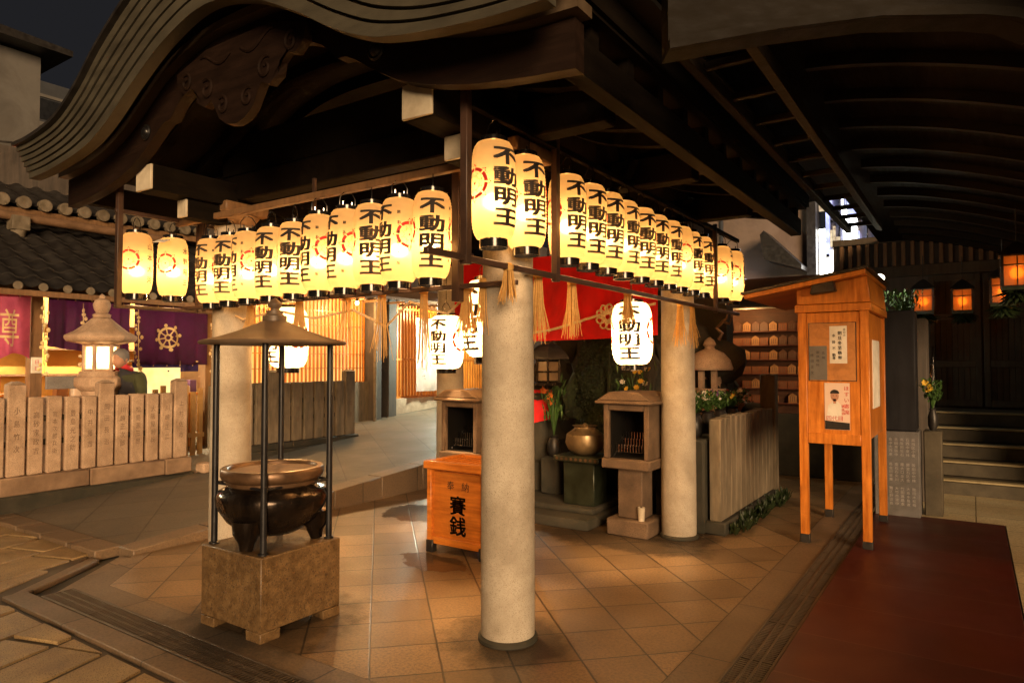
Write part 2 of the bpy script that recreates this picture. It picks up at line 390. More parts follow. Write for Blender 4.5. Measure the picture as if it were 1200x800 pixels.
# outer slabs
b = BM(); rnd = random.Random(3)
ca, sa = math.cos(R(107)), math.sin(R(107))
def clip_poly(poly, inside, cut):
    out = []
    for i, p in enumerate(poly):
        q = poly[(i+1) % len(poly)]
        if inside(p): out.append(p)
        if inside(p) != inside(q): out.append(cut(p, q))
    return out
def halfplane(poly, nx, ny, d):
    s = lambda p: p[0]*nx + p[1]*ny - d
    return clip_poly(poly, lambda p: s(p) <= 0, lambda p, q: (p[0] + (q[0]-p[0])*s(p)/(s(p)-s(q)), p[1] + (q[1]-p[1])*s(p)/(s(p)-s(q))))
def slabs(regions, v_rows, org, wid, lens, gap, jit):
    for r in range(*v_rows):
        u = -9 + rnd.uniform(0, .6)
        while u < 9:
            L = rnd.uniform(*lens)
            q = []
            for du, dv in ((gap, gap), (L-gap, gap), (L-gap, wid-gap), (gap, wid-gap)):
                uu = u + du + rnd.uniform(-jit, jit); vv = r*wid + dv + rnd.uniform(-jit, jit)*.7
                q.append((org[0] + uu*ca - vv*sa, org[1] + uu*sa + vv*ca))
            for nx, ny, d in regions: q = halfplane(q, nx, ny, d) if len(q) > 2 else q
            u += L
            if len(q) > 2:
                zt = rnd.uniform(-.012, .0)
                ar = sum(q[i][0]*q[(i+1) % len(q)][1] - q[(i+1) % len(q)][0]*q[i][1] for i in range(len(q)))
                if abs(ar) > .02: prism(b, q, -.055, zt, 'Z')
slabs([(0, 1, 1.86)], (-16, 22), (-4, 1.0), .36, (.55, 1.1), .018, .012)
struct('stone_pavement', b, SLAB, bevel=.008)
b = BM()
slabs([(0, -1, -1.9), (.83, .5, -3.62), (1, 0, -5.5), (0, 1, 2.93)], (-10, 30), (-5, 1.0), .43, (.45, .95), .012, .02)
struct('street_pavement', b, SLAB, bevel=.008)
def zs(y): return .03 + .075*max(0, y-2.95) if y < 16 else .03 + .075*13.05
b = BM()
ys = [2.95 + i*.6 for i in range(40)]
for i in range(len(ys)-1):
    a, c = ys[i], ys[i+1]
    b.faces.new([b.verts.new(p) for p in ((-5.87, a, zs(a)), (-5.87, c, zs(c)), (-14, c, zs(c)), (-14, a, zs(a)))])
bmesh.ops.remove_doubles(b, verts=b.verts, dist=1e-4)
struct('street', b, PAVE, smooth=False)
b = BM()
for i in range(34):                          # street kerb, in stones
    a, c = 2.9 + i*.7, 2.9 + (i+1)*.7 - .008
    v = bx(b, -5.88, -5.64, a, c, -.05, 0)
    for q in v:
        if q.co.z > -.01: q.co.z = zs(q.co.y) + .008
for i in range(5):
    bx(b, -5.89-(i+1)*.5+.006, -5.89-i*.5, 2.72, 2.945, -.05, .035)
struct('street_kerb', b, BORDER, bevel=.008)
b = BM()
f = b.faces.new([b.verts.new((x, y, .006)) for x, y in ((.235, -2), (4, -2), (4, 13), (-.9, 13), (-.9, 8.03), (.235, 8.03))]); bmesh.ops.triangulate(b, faces=[f])
struct('walkway_floor', b, PALEF, smooth=False)

GRATE = mat('worn_brown_iron', (.11, .08, .055), (.06, .045, .032), .5, metal=.2, scale=9, bump=.2)
def grating(label, loc, L, rz):
    t = thing('drain_grating', label, 'drain cover', loc, rz)
    b = BM(); bx(b, 0, L, -.1, -.082, -.05, .006); bx(b, 0, L, .082, .1, -.05, .006); obj('frame', b, GRATE, t, bevel=.002)
    b = BM()
    for i in range(int(L/.025)):
        x = i*.025
        bx(b, x, x+.011, -.08, .08, -.025, .003)
    bx(b, 0, L, -.03, -.018, -.028, .0045); bx(b, 0, L, .018, .03, -.028, .0045)
    for i in range(int(L/.6)): bx(b, i*.6, i*.6+.012, -.081, .081, -.03, .005)
    obj('bars', b, GRATE, t, smooth=False)
grating('iron grating over the front gutter running from the incense burner to the red mat', (-5.15, 2.148, 0), 4.1, 0)
grating('iron grating over the gutter along the edge of the red mat', (-.962, 1.9, 0), 8.0, R(90))
b = BM(); bx(b, -.858, .225, -2, 8.0, .002, .016)
tag(obj('floor_mat', b, MATR, bevel=.004), 'long dark red floor mat beside the side gutter', 'mat')

def stain(name, x, y, rx, ry, m, z=.0035):
    b = BM(); b.faces.new([b.verts.new((a*rx, c*ry, 0)) for a, c in ((-1, -1), (1, -1), (1, 1), (-1, 1))])
    o = struct(name, b, m, smooth=False); o.location = (x, y, z); return o
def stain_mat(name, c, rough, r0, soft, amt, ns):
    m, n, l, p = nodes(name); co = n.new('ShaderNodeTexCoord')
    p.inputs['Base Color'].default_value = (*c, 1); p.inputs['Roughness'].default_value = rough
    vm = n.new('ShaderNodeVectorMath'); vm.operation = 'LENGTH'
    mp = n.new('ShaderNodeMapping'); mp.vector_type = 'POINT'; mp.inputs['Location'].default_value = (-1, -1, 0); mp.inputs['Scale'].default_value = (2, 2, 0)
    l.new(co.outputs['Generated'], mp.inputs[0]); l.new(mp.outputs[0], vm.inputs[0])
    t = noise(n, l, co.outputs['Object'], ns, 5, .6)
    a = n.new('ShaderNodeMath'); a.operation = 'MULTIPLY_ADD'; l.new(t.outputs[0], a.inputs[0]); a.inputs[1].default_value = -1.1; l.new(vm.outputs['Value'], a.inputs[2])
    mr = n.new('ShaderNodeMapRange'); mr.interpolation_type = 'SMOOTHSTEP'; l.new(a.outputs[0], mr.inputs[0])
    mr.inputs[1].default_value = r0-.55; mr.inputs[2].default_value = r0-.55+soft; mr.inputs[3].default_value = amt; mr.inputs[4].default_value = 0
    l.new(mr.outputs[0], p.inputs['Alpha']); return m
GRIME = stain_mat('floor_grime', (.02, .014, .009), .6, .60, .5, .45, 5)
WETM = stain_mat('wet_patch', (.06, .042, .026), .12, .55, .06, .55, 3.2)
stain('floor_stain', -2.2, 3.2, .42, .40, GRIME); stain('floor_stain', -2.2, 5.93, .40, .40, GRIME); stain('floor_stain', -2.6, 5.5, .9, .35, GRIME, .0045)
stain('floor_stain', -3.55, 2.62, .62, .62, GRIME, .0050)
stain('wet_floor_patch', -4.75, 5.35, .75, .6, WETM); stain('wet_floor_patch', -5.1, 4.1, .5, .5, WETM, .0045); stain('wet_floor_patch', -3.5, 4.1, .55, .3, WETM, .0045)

# ------------------------------------------------------------------ the pavilion
CX = -3.51
pav = thing('shrine_pavilion', 'open dark wooden shrine pavilion with wavy gable roof on four round granite columns', 'shrine', (CX, 4.55, 0))
def loc_shift(b, dx=-CX, dy=-4.55):
    bmesh.ops.translate(b, verts=b.verts, vec=(dx, dy, 0)); return b
def part(name, b, m, **k): return obj(name, loc_shift(b), m, pav, **k)
for x, y in ((-2.2, 3.22), (-2.2, 5.93), (-4.83, 3.22), (-4.83, 5.93)):
    b = BM(); lathe(b, [(.152, .03), (.153, .3), (.152, .8), (.148, 1.5), (.143, 2.2), (.14, 2.62)], 40, x, y)
    c = part('column', b, GRAN)
    b = BM(); lathe(b, [(.168, .0), (.168, .022), (.155, .034)], 40, x, y, cap0=False); obj('collar', loc_shift(b), STONED, c)
    b = BM(); bx(b, x-.19, x+.19, y-.19, y+.19, 2.70, 2.78); lathe(b, [(.145, 2.62), (.2, 2.7)], 24, x, y); obj('capital', loc_shift(b), WOODM, c, bevel=.01)
def curve(tab, xs):
    out = []
    for x in xs:
        s = abs(x-CX)
        for i in range(len(tab)-1):
            if tab[i][0] <= s <= tab[i+1][0] or i == len(tab)-2:
                # smooth cubic through neighbours
                p1, p2 = tab[i], tab[i+1]; p0 = tab[i-1] if i else (-p2[0], p2[1]); p3 = tab[i+2] if i+2 < len(tab) else (2*p2[0]-p1[0], 2*p2[1]-p1[1])
                h = p2[0]-p1[0]; t = (s-p1[0])/h
                m1 = (p2[1]-p0[1])/(p2[0]-p0[0])*h; m2 = (p3[1]-p1[1])/(p3[0]-p1[0])*h
                out.append((2*t**3-3*t*t+1)*p1[1] + (t**3-2*t*t+t)*m1 + (-2*t**3+3*t*t)*p2[1] + (t**3-t*t)*m2); break
    return out
def xs_to(s, n=72): return [CX - s + 2*s*i/n for i in range(n+1)]
TU = [(0, 3.53), (.3, 3.52), (.5, 3.49), (.7, 3.435), (.87, 3.365), (1.15, 3.2), (1.45, 3.06), (1.87, 2.965), (2.25, 2.945)]
TL = [(0, 3.33), (.4, 3.325), (.55, 3.29), (.7, 3.22), (.79, 3.135), (.87, 3.125), (1.1, 2.985), (1.3, 2.89), (1.6, 2.81), (1.9, 2.765), (2.25, 2.735)]
FL = [(0, 3.54), (.44, 3.45), (.83, 3.275), (1.15, 3.10), (1.45, 2.99), (2.0, 2.915), (2.4, 2.90)]
FU = [(0, 3.98), (.35, 3.92), (.7, 3.79), (1.11, 3.57), (1.39, 3.37), (1.69, 3.22), (2.1, 3.155), (2.4, 3.15)]
xs = xs_to(2.2)
b = BM(); band(b, xs, curve(TL, xs), curve(TU, xs), 2.40, 2.475)
barge = part('bargeboard', b, WOODB, angle=50)
for s in (-1, 1):
    x = CX + s*1.08; z = 3.1
    b = BM(); M = Matrix.Translation((x, 2.40, z)) @ Matrix.Rotation(R(90), 4, 'X')
    lathe(b, [(.052, -.002), (.054, .008), (.045, .016), (.034, .012), (.03, .02), (.014, .03), (.004, .031)], 24, 0, 0, M=M)
    obj('boss', loc_shift(b), STEELP, barge)
xs = xs_to(2.24)
b = BM(); u = curve(TU, xs); band(b, xs, [z+.012 for z in u], [z+.062 for z in u], 2.345, 2.47)
strip = part('eave_strip', b, TRIM, angle=50)
xs = xs_to(2.36)
lo, hi = curve(FL, xs), curve(FU, xs)
b = BM()
for k in range(6):
    f0, f1 = k/6, (k+1)/6
    X2 = [CX + (x-CX)*(1 - .012*(5-k)) for x in xs]
    band(b, X2, [p + (q-p)*f0 + (.009 if k else 0) for p, q in zip(lo, hi)], [p + (q-p)*f1 for p, q in zip(lo, hi)], 2.14 - .006*k, 2.215 - .002*k)
part('roof_edge', b, BARK, angle=30)
X2 = [CX + (x-CX)*.95 for x in xs]
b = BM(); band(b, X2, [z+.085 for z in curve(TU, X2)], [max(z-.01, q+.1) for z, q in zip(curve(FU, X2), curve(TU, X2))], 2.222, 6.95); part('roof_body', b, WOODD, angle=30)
b = BM(); band(b, xs, [z+.002 for z in hi], [z+.028 for z in hi], 2.075, 7.0); part('roof_cap', b, IRON)
xs = xs_to(2.22)
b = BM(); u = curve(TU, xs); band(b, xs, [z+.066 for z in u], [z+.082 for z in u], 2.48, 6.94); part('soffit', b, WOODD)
for k in range(12):
    y = 2.62 + k*.38
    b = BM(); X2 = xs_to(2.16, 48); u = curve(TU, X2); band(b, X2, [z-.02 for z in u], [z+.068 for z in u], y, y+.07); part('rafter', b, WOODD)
for s in (-1, 1):
    b = BM(); x = CX + s*2.12; bx(b, x-.05, x+.05, 2.48, 6.95, 2.77, 2.93); part('eave_beam', b, WOODD, bevel=.008)
    x = CX + s*1.27
    b = BM(); bx(b, x-.1, x+.1, 2.50, 6.9, 2.75, 2.93); bm_ = part('purlin', b, WOODD, bevel=.008)
    b = BM(); bx(b, x-.097, x+.097, 2.48, 2.499, 2.753, 2.927); obj('end_cap', loc_shift(b), ENDW, bm_, bevel=.004)
    b = BM(); bx(b, x-.06 - s*.0, x+.06, 2.78, 6.6, 2.61, 2.745); bm_ = part('tie_beam', b, WOODD, bevel=.008)
    b = BM(); bx(b, x-.057, x+.057, 2.762, 2.779, 2.613, 2.742); obj('end_cap', loc_shift(b), ENDW, bm_, bevel=.004)
for y in (3.22, 4.55, 5.93):
    b = BM(); bx(b, -5.5, -1.55, y-.07, y+.07, 2.8, 3.0); part('cross_beam', b, WOODD, bevel=.01)
    b = BM(); bx(b, -4.9, -2.1, y-.06, y+.06, 3.0, 3.3); part('gable_panel', b, WOODD, bevel=.01)
# carved pendant
half = [(.62, 3.36), (.60, 3.27), (.53, 3.215), (.45, 3.235), (.40, 3.20), (.385, 3.13), (.31, 3.09), (.24, 3.115), (.2, 3.06), (.155, 2.99), (.085, 2.945), (0, 2.93)]
poly = [(CX + s, z) for s, z in half] + [(CX - s, z) for s, z in reversed(half[:-1])] + [(CX - .3, 3.44), (CX + .3, 3.44)]
b = BM(); prism(b, poly, 2.34, 2.395)
gp = part('gable_pendant', b, WOODB, bevel=.01)
b = BM()
for s in (-1, 1):
    for cx_, cz, r0 in ((.28, 3.19, .07), (.5, 3.28, .06), (.12, 3.06, .06)):
        pts = [(CX + s*(cx_ + r0*(1-t/22)*math.cos(t*.42+1)), 2.338, cz + r0*(1-t/22)*math.sin(t*.42+1)) for t in range(19)]
        tube(b, pts, .012, 6)
    pts = [(CX + s*(.05 + .3*t/10), 2.338, 3.36 - .04*math.sin(t*.5)) for t in range(11)]; tube(b, pts, .01, 6)
obj('carving', loc_shift(b), WOODB, gp)
# lantern racks: bottom rails, upper poles, hanging posts
def rail(name, p, q, wv, m=WOODD):
    b = BM(); p, q = Vector(p), Vector(q); d = (q-p); M = p.to_track_quat('Z', 'Y')
    if abs(d.x) > abs(d.y) and abs(d.x) > abs(d.z): bx(b, p.x, q.x, p.y-wv, p.y+wv, p.z-wv, p.z+wv)
    elif abs(d.y) > abs(d.z): bx(b, p.x-wv, p.x+wv, p.y, q.y, p.z-wv, p.z+wv)
    else: bx(b, p.x-wv, p.x+wv, p.y-wv, p.y+wv, p.z, q.z)
    return part(name, b, m, bevel=.003)
RACK = mat('rack_bar_brown', (.065, .032, .02), (.035, .02, .014), .5, scale=7, bump=.15)
rail('lantern_rail', (-2.0, 2.28, 2.05), (-2.0, 7.15, 2.05), .015, RACK)
rail('lantern_rail', (-5.24, 3.06, 1.985), (-2.03, 3.06, 1.985), .014, RACK)
rail('lantern_rail', (-5.2, 2.5, 1.965), (-5.2, 3.6, 1.965), .014, RACK)
rail('upper_rail', (-5.24, 3.0, 2.655), (-2.05, 3.0, 2.655), .022, WOODM)
rail('upper_rail', (-2.0, 2.55, 2.81), (-2.0, 7.15, 2.81), .018)
rail('upper_rail', (-5.2, 2.5, 2.67), (-5.2, 3.6, 2.67), .015, RACK)
for x, y, z0, z1, wv in ((-2.0, 2.57, 2.02, 2.86, .021), (-2.0, 3.42, 2.02, 2.86, .02), (-2.0, 6.4, 2.02, 2.86, .018), (-2.44, 3.06, 1.9, 2.8, .026), (-3.68, 3.06, 1.97, 2.8, .012), (-4.96, 3.06, 1.95, 2.8, .012), (-5.2, 2.53, 1.95, 2.92, .02), (-5.2, 3.16, 1.95, 2.8, .02)):
    rail('hanging_post', (x, y, z0), (x, y, z1), wv, RACK)

# ------------------------------------------------------------------ paper lanterns
def make_lantern(name, label, H, Rr, Re, pm, watt, bulb_z, cw, ch, pitch, donor=None, group=None, main='不動明王'):
    t = thing(name, label, 'lantern', group=group)
    def rad(z):
        q = min(1, abs(2*z/H - 1)); return Re + (Rr-Re)*math.sqrt(max(0, 1 - q**4.5))
    n = 30; prof = []
    for i in range(n*2+1):
        z = H*i/(n*2); r = rad(z)
        prof.append((r - (.0022 if i % 2 == 0 else 0), z))
    b = BM(); lathe(b, prof, 40, cap0=False, cap1=False); obj('paper_shade', b, pm, t, angle=80)
    fn = lambda rr: (lambda u, v: Vector(((rad(v)+rr)*math.cos(u/Rr), (rad(v)+rr)*math.sin(u/Rr), v)))
    f = fn(.0022)
    if main:
        for a in (0, PI): b = BM(); write(b, main, f, cw, ch, pitch, u0=a*Rr, v0=H*.5+pitch*1.5, off=.034); obj('inscription', b, INK, t, smooth=False)
    if donor:
        for a in ((R(78),) if not main else (R(58), R(-122))):
            k = H*.72/len(donor)
            b = BM(); write(b, donor, f, (.05 if main is None else .021), (.05 if main is None else .021), k, u0=a*Rr, v0=H*.5 + k*(len(donor)-1)/2, off=.02); obj('donor_name', b, INK, t, smooth=False)
    for a in ((R(90), R(-90)) if main else (0, PI)):
        b = BM(); b2 = BM(); u, v = a*Rr, H*.54; r = Rr*.62
        for k in range(8): arc2(b, f, u, v, r*.86, r*1.1, 2*PI*k/8+.06, 2*PI*(k+1)/8-.06, 5)
        for k in range(8):
            aa = 2*PI*k/8
            disc2(b, f, u+r*1.3*math.cos(aa), v+r*1.3*math.sin(aa), r*.06, 8)
            for dd in (-.1, .1): disc2(b, f, u+r*1.2*math.cos(aa+dd), v+r*1.2*math.sin(aa+dd), r*.045, 6)
        disc2(b, f, u, v, r*.1, 10)
        for k in range(8):
            aa = 2*PI*k/8+.39
            arc2(b2, f, u + r*.42*math.cos(aa), v + r*.42*math.sin(aa), r*.09, r*.14, aa-1.9, aa+1.9, 6)
            disc2(b2, f, u + r*.68*math.cos(aa), v + r*.68*math.sin(aa), r*.05, 6)
        c_ = obj('crest', b, REDI, t, smooth=False); obj('crest_flower', b2, GOLDI, c_, smooth=False)
    b = BM(); lathe(b, [(Re-.004, 0.004), (Re+.003, 0.0), (Re+.003, -.042), (Re-.004, -.042), (Re-.004, 0.004)], 32, cap0=False, cap1=False); obj('bottom_ring', b, GLOSSB, t)
    b = BM(); lathe(b, [(Re-.004, H-.004), (Re+.003, H), (Re+.003, H+.022), (.004, H+.024), (.004, H+.01), (Re-.004, H+.008), (Re-.004, H-.004)], 32, cap0=False, cap1=False); obj('top_ring', b, GLOSSB, t)
    b = BM(); tube(b, [(-Re*.75, 0, H+.015), (-Re*.75, 0, H+.075), (-Re*.4, 0, H+.11), (0, 0, H+.12), (Re*.4, 0, H+.11), (Re*.75, 0, H+.075), (Re*.75, 0, H+.015)], .003, 6)
    obj('wire_handle', b, GLOSSB, t)
    b = BM()
    for x in (-.03, .03): tube(b, [(x, 0, H-.02), (x, 0, H+.055)], .0045, 6)
    obj('socket_pin', b, CHROME, t)
    lamp('bulb', (0, 0, bulb_z), watt, WARM, .04, t)
    return t
proto = make_lantern('paper_lantern', '', .5, .116, .07, PAPER, 17, .19, .158, .096, .102, '願主奉納大阪', 'black lettered lanterns on the rack')
def face(x, y, d): return math.atan2(-y, -x) + R(d)
used = [False]
def hang(x, y, z, d, label, sc=1.0, p=None, flag=used, rz=None):
    p = p or proto
    if not flag[0]:
        flag[0] = True; o = p; o.location = (x, y, z); o.rotation_euler = (0, 0, face(x, y, d)); o['label'] = label
    else: o = dup(p, (x, y, z), face(x, y, d), label)
    o.scale = (sc, sc, sc); o.rotation_euler[0] = R(random.uniform(-1.6, 1.6)); o.rotation_euler[1] = R(random.uniform(-1.6, 1.6)); return o
ordn = ['first', 'second', 'third', 'fourth', 'fifth', 'sixth', 'seventh', 'eighth', 'ninth', 'tenth', 'eleventh', 'twelfth']
RW = []
RW.append((2.80, 37, 'tallest looking paper lantern, full black lettering, right above the front column'))
RW.append((3.10, 34, 'paper lantern with black lettering between the front lantern and the second hanging post'))
rowY = [3.56, 3.82, 4.08, 4.35, 4.63, 4.90, 5.17, 5.44, 5.72, 6.0]
rowD = [37, 36, 36, 50, 36, 35, 50, -62, 50, 52]
for i, (y, d) in enumerate(zip(rowY, rowD)):
    look = 'red wheel crest in view' if d < 0 else 'black lettering turned aside' if d > 40 else 'black lettering in view'
    RW.append((y, d, 'paper lantern with %s, %s behind the right row post' % (look, ordn[i])))
RW.append((6.58, 92, 'paper lantern showing its red wheel crest, just beyond the far hanging post'))
RW.append((6.93, 100, 'last paper lantern at the far end of the right hand row, crest outward'))
for y, d, lb in RW: hang(-2.0, y, 2.17, d, lb)
fx = [-2.59, -2.84, -3.07, -3.31, -3.556, -3.81, -4.06, -4.31, -4.54, -4.76]
fd = [0, -60, -2, -65, -65, -18, -32, -80, -36, -52]
for i, (x, d) in enumerate(zip(fx, fd)):
    look = 'crest in view' if d < -55 else 'black lettering in view'
    hang(x, 3.0, 2.035 - .004*i, d, 'front row paper lantern, %s, %s from the front column' % (look, ordn[i]), 1.0 if i < 5 else .965)
p2 = make_lantern('paper_lantern', 'paper lantern inscribed with four small characters, at the far left of the rack', .455, .112, .07, PAPER, 15, .17, .08, .08, .1, '山本大河', 'lanterns with small donor names', main=None)
p2.location = (-5.2, 2.66, 2.065); p2.rotation_euler = (0, 0, face(-5.2, 2.66, -28))
p3 = make_lantern('paper_lantern', 'paper lantern with donor name and a paper tag on top, next to the end lantern', .455, .112, .07, PAPER, 17, .19, .08, .08, .1, '水野昭三', 'lanterns with small donor names', main=None)
p3.location = (-5.2, 2.94, 2.07); p3.rotation_euler = (0, 0, face(-5.2, 2.94, -27))
b = BM(); v = bx(b, -.03, .07, -.045, .045, .44, .443, Matrix.Rotation(R(20), 4, 'Y')); obj('paper_tag', b, PAPERW, p3)
wl_ = make_lantern('white_paper_lantern', '', .5, .163, .09, PAPER2, 130, .22, .185, .105, .108, None, 'bright white lanterns inside the pavilion')
wu = [False]
for x, y, d, z, lb in ((-2.27, 5.1, -8, 1.535, 'glaring white lantern hung before the red curtain'), (-2.6, 3.58, -55, 1.585, 'glaring white lantern half hidden by the front column'),
                    (-4.12, 5.0, -32, 1.495, 'glaring white lantern hung against the back left column'), (-4.74, 3.68, -60, 1.51, 'glaring white lantern seen under the incense burner roof')):
    o = hang(x, y, z, d, lb, 1.0, wl_, wu)
    b = BM(); tube(b, [(0, 0, .62), (0, 0, 2.82-z)], .004, 6); obj('hanging_wire', b, GLOSSB, o)

# ------------------------------------------------------------------ straw tassels and ropes
def tassel(x, y, zt, L, label, sd, n=46, wd=.036):
    rn = random.Random(sd); b = BM()
    for i in range(n):
        a = rn.uniform(0, 2*PI); r = wd*math.sqrt(rn.random()); k = rn.uniform(1.2, 2.2); l2 = L*rn.uniform(.72, 1.05)
        p0 = Vector((r*.7*math.cos(a), r*.7*math.sin(a), 0)); p1 = Vector((r*math.cos(a)*1.0, r*math.sin(a), -l2*.5)); p2_ = Vector((r*math.cos(a)*k, r*math.sin(a)*k, -l2))
        tube(b, [p0, p1, p2_], [.0028, .0026, .0016], 4)
    lathe(b, [(wd*.7, .0), (wd*.85, .015), (wd*.8, .03), (wd*.4, .04)], 10)
    o = obj('straw_tassel', b, STRAW); o.location = (x, y, zt); tag(o, label, 'straw tassel', 'straw tassels under the lantern rails')
for i, (x, y, zt, L, lb) in enumerate((
    (-2.0, 2.93, 2.03, .17, 'short straw tassel before the front column'), (-2.06, 3.32, 2.03, .36, 'long straw tassel left of the black hanging lantern'),
    (-2.06, 3.72, 2.03, .32, 'long straw tassel over the dark statue and pot'), (-2.06, 4.55, 2.03, .2, 'straw tassel above the white lantern by the red curtain'),
    (-2.06, 5.62, 2.03, .33, 'straw tassel in front of the back right column'), (-2.06, 5.9, 2.03, .34, 'straw tassel hanging past the back right column'),
    (-2.28, 3.1, 1.99, .28, 'straw tassel left of the front column under the corner'), (-2.42, 3.12, 1.95, .26, 'straw tassel at the foot of the thick corner hanging post'),
    (-2.75, 3.12, 1.97, .45, 'wispy straw tassel before the white door cloth'), (-3.1, 3.12, 1.97, .4, 'wispy straw tassel before the grey street pillar'),
    (-3.42, 3.12, 1.97, .3, 'wispy straw tassel before the lit lattice, nearer the pillar'), (-3.9, 3.12, 1.97, .26, 'straw tassel over the burner roof'),
    (-4.45, 3.12, 1.97, .24, 'straw tassel beside the left column'))):
    tassel(x, y, zt, L, lb, 20+i, 30 if 'wispy' in lb else 54)
def rope(pts, r, label, sub=10, name='straw_rope', extra=None):
    P = []
    for i in range(len(pts)-1):
        for k in range(sub):
            t = k/sub; P.append(Vector(pts[i]).lerp(Vector(pts[i+1]), t))
    P.append(Vector(pts[-1])); b = BM()
    for s in range(3):
        q = []
        for i, p in enumerate(P):
            a = i*.9 + 2*PI*s/3; q.append(p + Vector((math.cos(a)*r*.5, math.sin(a)*r*.2, math.sin(a)*r*.5)))
        tube(b, q, r*.62, 6)
    if extra: extra(b)
    return tag(obj(name, b, ROPE), label, 'rope')
def knot(b):
    cx_, cz = -2.82, 1.98
    for k in range(9):
        a = 2*PI*k/9
        pts = [(cx_ + (.075 + .045*math.cos(t))*math.cos(a) - .035*math.sin(t)*math.sin(a), 5.78 + .01*math.sin(3*t), cz + (.075 + .045*math.cos(t))*math.sin(a) + .035*math.sin(t)*math.cos(a)) for t in [2*PI*q/12 for q in range(12)]]
        tube(b, pts, .009, 6, closed=True)
    tube(b, [(cx_ + .05*math.cos(t), 5.78, cz + .05*math.sin(t)) for t in [2*PI*q/16 for q in range(16)]], .016, 6, closed=True)
rope([(-4.7, 5.78, 2.05), (-4.2, 5.78, 1.86), (-3.8, 5.78, 1.83), (-3.4, 5.78, 1.88), (-2.9, 5.78, 2.0), (-2.35, 5.78, 2.08)], .013, 'twisted rope with a flower knot across the red curtain', extra=knot)
rope([(-5.0, 3.16, 2.0), (-4.6, 3.16, 1.88), (-4.2, 3.16, 1.93), (-3.8, 3.16, 1.86), (-3.4, 3.16, 1.90), (-3.1, 3.16, 1.78), (-2.9, 3.16, 1.93), (-2.6, 3.16, 1.84), (-2.4, 3.16, 1.98)], .008, 'thin sagging rope strung below the front lantern row')

# ------------------------------------------------------------------ inside the pavilion
def cloth(x0, x1, z0, z1, y, m, name, amp=.02, waves=9, axis='X', edge=None, nx=90, nz=10, seed=0):
    b = BM(); g = []; rn = random.Random(seed); ph = rn.uniform(0, 6)
    for i in range(nx+1):
        u = i/nx; col = []
        for j in range(nz+1):
            v = j/nz
            zb = z0 + (edge(u) if edge else 0)
            x = x0 + (x1-x0)*u; z = z1 + (zb-z1)*v
            d = amp*(.35+.65*v)*(math.sin(u*waves*2*PI+ph) + .5*math.sin(u*waves*3.7*PI+1+ph) + .3*math.sin(v*3+u*9))
            col.append(b.verts.new((x, y+d, z) if axis == 'X' else (y+d, x, z)))
        g.append(col)
    for i in range(nx):
        for j in range(nz): b.faces.new((g[i][j], g[i+1][j], g[i+1][j+1], g[i][j+1]))
    bmesh.ops.solidify(b, geom=b.faces[:], thickness=.003)
    return obj(name, b, m, angle=80)
c = cloth(-4.72, -2.35, 1.80, 2.62, 5.86, RED, 'red_curtain', .018, 7, edge=lambda u: -.03*math.sin(u*PI)+.0)
tag(c, 'bright red curtain hung across the back of the pavilion', 'curtain')
# rockery at the back
b = BM(); rn = random.Random(5)
for i in range(75):
    x = rn.uniform(-4.55, -2.35); z = rn.uniform(0, 2.35); r = rn.uniform(.14, .3)
    blob(b, (x, 7.75 + rn.uniform(-.12, .12), z), r*1.3, r*.9, r, 8, .1, rn)
bx(b, -4.6, -2.3, 7.75, 8.0, 0, 2.7)
tag(obj('rockery_wall', b, STONED, angle=25), 'dark mossy rock wall behind the statues', 'rock wall')
b = BM()
bx(b, -4.5, -2.96, 5.62, 7.4, 0, .10); bx(b, -4.45, -3.02, 5.85, 7.4, .10, .16)
tag(obj('altar_step', b, STONED, bevel=.018, seg=2), 'low worn stone step in front of the statues', 'step')
# the moss-covered figure
st = thing('mossy_statue', 'dark moss covered standing statue on a rock, wet and dripping', 'statue', (-3.42, 6.85, .16))
b = BM(); rn = random.Random(9)
for i in range(9): blob(b, (rn.uniform(-.28, .28), rn.uniform(-.15, .2), .12+rn.uniform(0, .2)), rn.uniform(.2, .32), .24, rn.uniform(.14, .24), 12, .05, rn)
obj('rock_base', b, STONED, st, angle=25)
b = BM(); lathe(b, [(.26, .35), (.29, .5), (.25, .75), (.23, .95), (.27, 1.12), (.28, 1.22), (.2, 1.32), (.085, 1.36), (.08, 1.4), (.12, 1.45), (.135, 1.54), (.12, 1.63), (.06, 1.70), (.01, 1.72)], 26, M=Matrix.Diagonal((1, .72, 1, 1)))
tube(b, [(.26, 0, 1.24), (.36, -.06, 1.0), (.3, -.22, .86), (.22, -.26, .98)], [.09, .08, .07, .06], 10)
tube(b, [(-.26, 0, 1.24), (-.37, -.06, 1.0), (-.28, -.2, .84), (-.16, -.26, .84)], [.09, .08, .07, .06], 10)
tube(b, [(.22, -.27, .9), (.24, -.27, 1.6)], [.025, .012], 6)
bmesh.ops.subdivide_edges(b, edges=[e for e in b.edges if e.calc_length() > .07], cuts=1, use_grid_fill=True)
for v in b.verts: v.co += Vector((rn.uniform(-1, 1), rn.uniform(-1, 1), rn.uniform(-1, 1)))*.014
for i in range(2600):
    a = rn.uniform(PI, 2*PI); z = rn.uniform(.1, 1.7); r = .28 - .1*max(0, (z-1.25)/.45)
    c = Vector((r*math.cos(a), r*.75*math.sin(a), z)); q = Vector((rn.uniform(-1, 1), rn.uniform(-1, .2), rn.uniform(-1, .6)))*.035
    o2 = Vector((rn.uniform(-1, 1), rn.uniform(-1, 1), rn.uniform(-1, 1)))*.018
    b.faces.new([b.verts.new(c), b.verts.new(c+q+o2), b.verts.new(c+q-o2)])
obj('moss_body', b, MOSS, st, smooth=False)
b = BM()                                     # halo of carved flames behind
